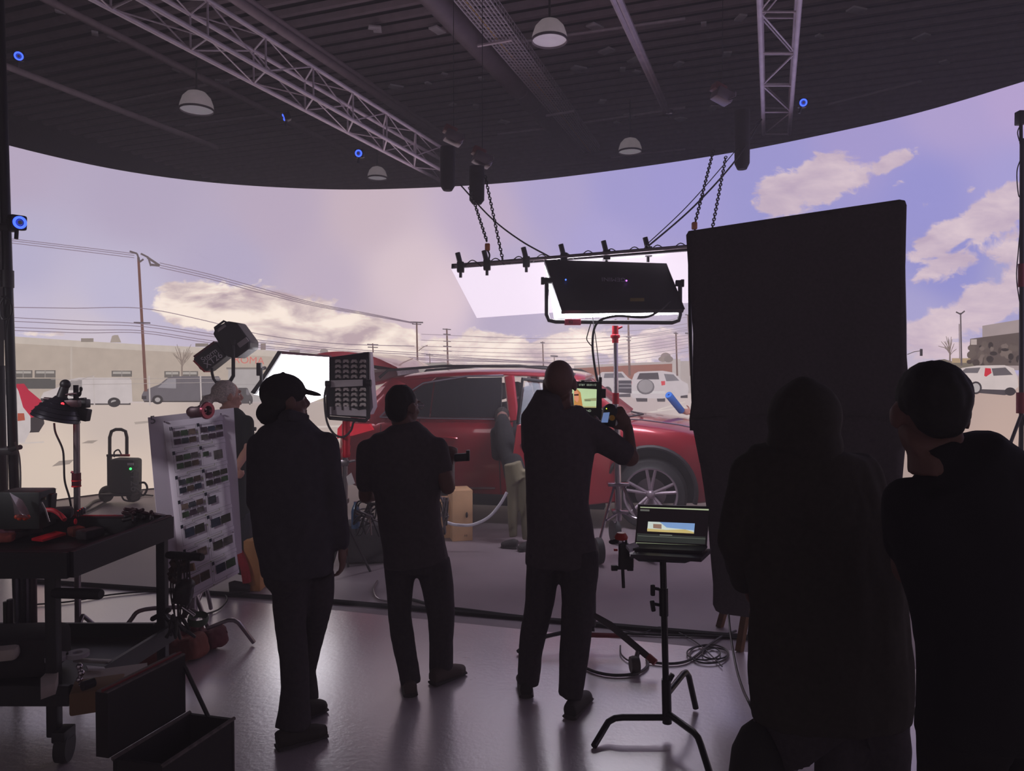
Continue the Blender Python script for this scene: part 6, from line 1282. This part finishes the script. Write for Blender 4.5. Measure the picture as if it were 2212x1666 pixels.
def sandbag(x, y, w_, h_, c_, label, Yq=None):
    p = PZ(x, y, 0); mb = MB(); mb.box(p + V((-w_ * .25, -.02, h_ * .36)), (w_ * .42, .16, h_ * .7), (.1, .35, .3), r=.03); mb.box(p + V((w_ * .25, .03, h_ * .3)), (w_ * .42, .16, h_ * .58), (0, -.3, -.3), r=.03); mb.box(p + V((0, 0, h_ * .6)), (w_ * .3, .12, h_ * .35), r=.02)
    rt = thing('sandbag', label, 'sandbag', p, 'sandbags below the storyboard'); blob(mb, 'bag_body', mat(c_[0], c_[1], .8), rt, .01, 3, .018, 12)
    MB().tube(curve_pts([p + V((-.05, 0, h_)), p + V((0, -.02, h_ + .05)), p + V((.05, 0, h_))], 4), .01, 6).build('strap', mat('strap_grey', (110, 100, 104), .8), rt)
sandbag(365, 1430, .42, .24, ('rust_bag', (120, 56, 44)), 'rust red and black sandbag at the foot of the storyboard stand'); sandbag(418, 1408, .36, .22, ('maroon_bag', (96, 28, 40)), 'maroon sandbag with a pale patch, right of the rust red one')
for k, (x0, y0, x1, y1) in enumerate(((330, 1337, 365, 1318), (336, 1352, 362, 1335))): MB().cap(P(x0, y0, 4.0), P(x1, y1, 4.0), .014, .014).build('side_handle', RUB, ct)
# clamp lamp
cl = thing('clamp_lamp', 'black ribbed reflector lamp with red underside on a post behind the cart', 'lamp', P(120, 910, 4.15)); Y = 4.15
axl = (P(150, 850, Y) - P(118, 905, Y)); axl = V((.25, .05, .95)).normalized(); c = P(120, 905, Y)
prof = [(.122, 0), (.125, .004), (.115, .032), (.095, .064), (.069, .093), (.043, .112), (.032, .127)]
mb = MB(); mb.lathe(c, prof, axis=axl, n=36)
for r_, h_ in ((.118, .021), (.107, .045), (.091, .069), (.07, .093)): mb.lathe(c, [(r_ + .003, h_ - .003), (r_ + .006, h_), (r_ + .003, h_ + .003)], axis=axl, n=36)
mb.build('lamp_shade', mat('shade_black', (44, 40, 50), .3, .4), cl)
MB().lathe(c, [(.112, .002), (.1, .03), (.06, .08), (.02, .1), (.001, .1)], axis=axl, n=36).build('shade_inside', mat('shade_red', (170, 40, 50), .5), cl)
MB().ell(c + axl * .05, .03).build('red_bulb', mat('red_bulb', (255, 40, 50), .4, emit=18), cl)
mb = MB(); mb.cyl(c + axl * .1, c + axl * .19, .03, .022); mb.ell(c + axl * .2, .028); mb.build('socket', BLACK, cl)
MB().ell(P(135, 873, Y - .04), .009).build('red_switch', mat('red_switch', (255, 40, 50), .4, emit=4), cl)
mb = MB(); mb.cyl(P(96, 862, Y), P(124, 864, Y), .01); mb.box(P(155, 872, Y), (.09, .04, .04)); mb.cyl(P(140, 853, Y), P(165, 850, Y), .006); mb.build('clamp_arm', mat('maroon_black', (66, 36, 44)), cl)
mb = MB(); mb.tube(curve_pts([P(117, 914, Y), P(120, 935, Y), P(135, 970, Y), P(138, 1000, Y), P(140, 1040, Y), P(150, 1075, Y), P(155, 1105, Y)], 6), .006, 6); mb.build('power_cord', BLACK, cl)
lpst = thing('lamp_post', 'steel post with red lit collars rising from behind the cart', 'post', V((P(165, 1100, Y).x, Y + .05, 0)))
Yp = Y + .08
MB().cyl(P(165, 890, Yp), V((P(165, 1100, Yp).x, Yp, .05)), .017, n=14).build('pole', STEEL, lpst)
mb = MB(); mb.cyl(P(165, 1022, Yp), P(165, 1052, Yp), .024, n=14); mb.cyl(P(165, 1022, Yp), P(154, 1020, Yp), .007); mb.build('collar', mat('steel_red', (120, 60, 70), .3, .7), lpst)
for y in (1037, 1049): MB().cyl(P(165, y, Yp), P(165, y + 2.5, Yp), .0255, n=14).build('red_band', mat('red_band', (230, 40, 50), .4), lpst)
mb = MB(); mb.box(P(166, 885, Yp), (.06, .06, .1), r=.01); mb.cyl(P(165, 880, Yp), P(164, 832, Yp), .014); mb.box(P(180, 872, Yp), (.06, .05, .05)); mb.box(P(178, 895, Yp), (.08, .05, .07), (0, .2, 0)); mb.tube(curve_pts([P(168, 856, Yp), P(176, 842, Yp), P(174, 838, Yp), P(172, 855, Yp), P(150, 853, Yp)], 4), .006, 5); mb.cyl(P(140, 865, Yp), P(186, 862, Yp), .008); mb.build('grip_head', BLACK, lpst)
for a_ in (.5, 2.6, 4.7): b0_ = ORI[lpst.name]; MB().cyl(b0_ + V((0, 0, .35)), b0_ + V((math.cos(a_) * .3, math.sin(a_) * .3, .01)), .012).build('leg', STEEL, lpst)
# ================================================================ OPEN TOOLBOX, FRONT LEFT
tb = thing('open_tool_chest', 'dark open lidded chest on the floor in front of the cart', 'chest', PZ(380, 1700, 0)); Y = 3.0
W1 = mat('worn_wood_edge', (104, 92, 92), .5, var=.4, scale=30); CB = mat('chest_black', (34, 26, 29), .7, var=.2)
# footprint of chest
f1, f2 = PZ(506, 1552, .30), PZ(410, 1540, .30); g1 = PZ(244, 1640, .30)
a0 = V((f1.x, f1.y, 0)); ux = V(((g1 - f2).x, (g1 - f2).y, 0)); uy = V(((f1 - f2).x, (f1 - f2).y, 0)); o_ = V((f2.x, f2.y, 0))
L2, W2 = ux.length, uy.length; ux.normalize(); uy.normalize(); H = .30
Q = lambda a, b_, z: o_ + ux * a + uy * b_ + V((0, 0, z))
def wallp(mb, a, b_, t, z0, z1):
    d = (b_ - a).normalized(); n_ = V((-d.y, d.x, 0)) * t; mb.prism([a + V((0, 0, z0)), b_ + V((0, 0, z0)), b_ + n_ + V((0, 0, z0)), a + n_ + V((0, 0, z0))], (0, 0, z1 - z0))
mb = MB(); wallp(mb, Q(0, 0, 0), Q(L2, 0, 0), .015, .02, H); wallp(mb, Q(L2, 0, 0), Q(L2, W2, 0), .015, .02, H); wallp(mb, Q(L2, W2, 0), Q(0, W2, 0), .015, .02, H); wallp(mb, Q(0, W2, 0), Q(0, 0, 0), .015, .02, H)
mb.prism([Q(0, 0, .01), Q(L2, 0, .01), Q(L2, W2, .01), Q(0, W2, .01)], (0, 0, .015)); mb.build('chest_body', CB, tb)
mb = MB(); mb.tube([Q(0, 0, H), Q(L2, 0, H)], .01, 6); mb.tube([Q(0, W2, H), Q(L2, W2, H)], .008, 6); mb.build('worn_edge', W1, tb)
# lid standing up at the back left side
lt = [PZ(216, 1633, .24), P(405, 1540, (Q(0, 0, 0)).y)]
mb = MB(); p_, r_ = Q(0, -.02, H), Q(L2, -.02, H); upv = V((0, 0, .245)); th = uy * -.055
mb.prism([p_, r_, r_ + upv, p_ + upv], th); mb.build('lid', CB, tb)
mb = MB(); mb.prism([p_ + upv, r_ + upv, r_ + upv + th * .9, p_ + upv + th * .9], (0, 0, .006)); mb.build('lid_edge', W1, tb)
mb = MB(); mb.prism([p_ + upv + th * .3, r_ + upv + th * .3, r_ + upv + th * .5, p_ + upv + th * .5], (0, 0, .012)); mb.build('red_stripe', mat('dark_red', (130, 26, 40)), tb)
MB().tube([Q(.01, W2 * .45, H), p_ + V((0, 0, .2)) + th * .1], .009, 6).build('lid_stay', BLACK, tb)
for k, (u, v_, c_) in enumerate(((.2, .1, (90, 40, 40)), (.35, .12, (70, 60, 44)))): MB().box(Q(u, v_, .06), (.1, .06, .06), (0, 0, .5), r=.01).build('chest_item', mat('chest_item_%d' % k, c_, .7), label=['dark red item inside the open chest', 'brown item inside the open chest'][k], cat='tool')
# round black pouf/bag lower right
rb = thing('round_bag', 'round black bag with small buckles standing at the hooded person', 'bag', PZ(1637, 1910, 0)); Y = 2.5
mb = MB(); c = P(1636, 1640, Y); mb.tube([V((c.x, c.y, z)) for z in (.0, .04, .2, .35, .45, .52, .555)], 0, 24, rad=[.07, .09, .098, .096, .085, .055, .02], side=(1, 0, 0)); o = mb.build('bag_body', mat('bag_black', (30, 24, 27), .8), rb)
MB().tube(curve_pts([P(1630, 1566, Y), P(1634, 1552, Y), P(1655, 1550, Y), P(1662, 1566, Y)], 4), .007, 6).build('bag_handle', STEEL, rb)
# ================================================================ LAPTOP STAND
Y = 3.52; ls = thing('laptop_stand', 'black stand with three bent legs and a tray carrying the laptop', 'stand', PZ(1440, 1590, 0)); bx_ = P(1441, 1500, Y)
sb2 = mat('stand_black', (26, 23, 27), .3, .4)
MB().cyl(P(1432, 1212, Y), P(1440, 1552, Y), .016, n=14).build('pole', sb2, ls)
MB().cyl(P(1433, 1270, Y), P(1434, 1330, Y), .022, n=14).build('upper_sleeve', sb2, ls); MB().cyl(P(1439, 1468, Y), P(1441, 1562, Y), .023, n=14).build('lower_sleeve', sb2, ls)
for y in (1275, 1309): 
    mb = MB(); mb.cyl(P(1433, y, Y), P(1413, y - 4, Y), .008); mb.box(P(1410, y, Y), (.022, .02, .055), (0, -.15 if y > 1300 else 0, 0), r=.006); mb.build('tee_handle', sb2, ls); 
j0 = P(1438, 1550, Y); r_ = .0155
MB().tube([j0, P(1345, 1550, Y), P(1328, 1552, Y), P(1314, 1560, Y - .01), PZ(1283, 1612, .012)], r_, 10).build('leg', sb2, ls)
MB().tube([P(1440, 1540, Y), P(1498, 1582, Y - .2), P(1508, 1594, Y - .24), P(1514, 1610, Y - .27), PZ(1536, 1680, .012)], r_, 10).build('leg', sb2, ls)
MB().tube([P(1444, 1496, Y), P(1476, 1456, Y + .2), P(1482, 1453, Y + .22), P(1488, 1462, Y + .24), PZ(1503, 1530, .012)], r_, 10).build('leg', sb2, ls)
MB().box(P(1449, 1464, Y), (.02, .02, .04), (0, .5, 0)).build('leg_lock', sb2, ls)
MB().prism([P(1362, 1198, Y - .12), P(1515, 1206, Y - .12), P(1537, 1186, Y + .12), P(1390, 1176, Y + .12)], (0, 0, -.018)).build('tray', mat('tray_grey', (70, 62, 68), .35), ls)
mb = MB(); mb.prism([P(1364, 1203, Y - .08), P(1500, 1210, Y - .08), P(1480, 1217, Y - .05), P(1380, 1213, Y - .05)], (0, .1, 0)); mb.build('tray_bracket', sb2, ls)
lp2 = thing('laptop', 'open laptop showing a desert image strip on a dark screen, on the stand tray', 'laptop', P(1450, 1185, Y))
YL = Y + .1
MB().prism([P(1379, 1090, YL), P(1532, 1095, YL), P(1527, 1182, YL), P(1372, 1176, YL)], (0, .012, 0)).build('lid', BLACK, lp2)
MB().prism([P(1376, 1178, YL), P(1528, 1184, YL), P(1517, 1196, YL - .14), P(1368, 1190, YL - .14)], (0, 0, .012)).build('keyboard_base', mat('laptop_grey', (66, 60, 66), .4, .4), lp2)
lay2 = [((18, 12, 16), [(1381, 1093), (1531, 1098), (1526, 1178), (1374, 1172)], 1), ((168, 180, 144), [(1383, 1095), (1531, 1100), (1531, 1103), (1383, 1097)], 2), ((150, 160, 130), [(1374, 1172), (1526, 1179), (1526, 1181.5), (1374, 1174.5)], 2), ((90, 90, 86), [(1383, 1100), (1403, 1101), (1403, 1105), (1383, 1104)], 2),
        ((120, 150, 196), [(1400, 1127), (1501, 1131), (1499, 1153), (1398, 1148)], 2), ((196, 204, 196), [(1400, 1127), (1425, 1128), (1440, 1140), (1499, 1146), (1499, 1153), (1398, 1148)], 3), ((190, 170, 110), [(1398, 1142), (1440, 1145), (1480, 1144), (1499, 1150), (1499, 1153), (1398, 1148)], 4), ((140, 110, 96), [(1411, 1132), (1429, 1133), (1429, 1143), (1411, 1141)], 5),
        ((44, 46, 44), [(1376, 1152), (1524, 1160), (1523, 1176), (1375, 1169)], 2), ((120, 126, 116), [(1425, 1155), (1452, 1156), (1452, 1157.5), (1425, 1156.5)], 3), ((96, 100, 92), [(1378, 1157), (1524, 1164), (1524, 1165), (1378, 1158)], 3)]
mats = []; mb = MB()
for c_, pts, k in lay2: mb.mi = len(mats); mats.append(screen_mat(c_)); mb.poly([P(x, y, YL - .0015 * k) for x, y in pts])
mb.build('display', mats, lp2, smooth=False)
MB().prism([P(1352, 1184, Y - .02), P(1372, 1178, Y + .02), P(1380, 1186, Y), P(1360, 1194, Y - .06)], (0, 0, .014)).build('white_card', WHITE, label='small white card on the left corner of the laptop tray', cat='card')
kc = thing('knob_clamp', 'chrome and red clamp with a hanging T handle left of the laptop', 'clamp', P(1345, 1270, Y)); Yk = Y + .02
mb = MB(); mb.box(P(1348, 1195, Yk), (.05, .05, .1), r=.01); mb.box(P(1352, 1215, Yk), (.07, .05, .06), r=.01); mb.build('clamp_body', BLACK, kc)
MB().lathe(P(1342, 1160, Yk), [(.01, -.02), (.03, -.01), (.032, .0), (.02, .02)], n=20, cap=True).build('red_knob', mat('orange_red', (190, 50, 36), .4), kc)
mb = MB(); mb.ell(P(1342, 1169, Yk), (.022, .02, .018)); mb.build('ball_joint', CHROME, kc)
mb = MB(); mb.cyl(P(1325, 1170, Yk), P(1354, 1168, Yk), .012); mb.ell(P(1324, 1171, Yk), (.02, .015, .012)); mb.build('cross_arm', BLACK, kc)
MB().box(P(1330, 1188, Yk), (.018, .015, .01)).build('red_tab', RED, kc)
mb = MB(); mb.cyl(P(1345, 1225, Yk), P(1347, 1270, Yk), .008); mb.cyl(P(1322, 1227, Yk), P(1367, 1227, Yk), .009, n=8); mb.box(P(1327, 1227, Yk), (.03, .02, .026)); mb.box(P(1361, 1227, Yk), (.03, .02, .026)); mb.build('tee_handle', BLACK, kc)
# ================================================================ FLOOR CABLES
g = lambda x, y: PZ(x, y, .012)
cable([g(1258, 1440), g(1290, 1453), g(1330, 1459), g(1375, 1455), g(1398, 1440), g(1397, 1425)], .009, BLACK, 'black cable curving past the caster between the bald man and laptop stand')
cable([g(1340, 1395), g(1341, 1412), g(1352, 1424), g(1362, 1428)], .005, BLACK, 'thin cable loop left of the caster')
cable([g(1400, 1430), g(1440, 1434), g(1475, 1431), g(1500, 1420), g(1530, 1395), g(1560, 1375), g(1590, 1363)], .008, BLACK, 'cable from the wheeled stand across to the coiled cables')
for i, (cx, cy, rx, ry) in enumerate(((1520, 1411, 36, 15), (1532, 1413, 42, 20), (1545, 1412, 28, 12))):
    cable([g(cx + rx * math.cos(t), cy + ry * math.sin(t)) for t in np.linspace(.4, 6.9, 14)], .005, BLACK, 'loop of thin cable coiled on the floor below the black flag', group='coiled cable loops on the floor')
cable([g(1300, 1350), g(1380, 1368), g(1430, 1355), g(1500, 1385), g(1560, 1440)], .004, BLACK, 'thin wire crossing the floor behind the laptop stand')
cable([g(1340, 1368), g(1440, 1372), g(1530, 1374), g(1595, 1378)], .008, RUB, 'thick cable running parallel to the floor seam')
cable([P(1574, 1328, 4.1), P(1578, 1370, 3.9), P(1590, 1440, 3.5), P(1605, 1490, 3.2), P(1622, 1526, 2.9), g(1640, 1570)], .006, BLACK, 'cable hanging from the flag down to the hooded person')
cable([g(815, 1255), g(808, 1275), g(820, 1295), g(870, 1303), g(930, 1310)], .008, STEEL, 'pale cable bending on the floor behind the man in glasses')
cable([g(850, 1285), g(900, 1298), g(945, 1310), g(1010, 1318), g(1120, 1332), g(1240, 1345)], .012, RUB, 'thick cable bundle on the floor right of the man in glasses')
cable([g(840, 1296), g(900, 1312), g(960, 1316)], .007, BLACK, 'thin cable beside the thick cable bundle')
cable([g(78, 1306), g(150, 1300), g(240, 1285), g(330, 1277), g(370, 1275)], .006, BLACK, 'thin cable crossing the floor behind the cart')
cable([g(430, 1330), g(470, 1318), g(490, 1298), g(485, 1285), g(460, 1280)], .006, BLACK, 'thin cable looping on the floor below the storyboard')
cable([g(330, 1350), g(290, 1365), g(267, 1385), g(280, 1402), g(300, 1412), g(310, 1420)], .007, BLACK, 'cable curving on the floor left of the sandbags')
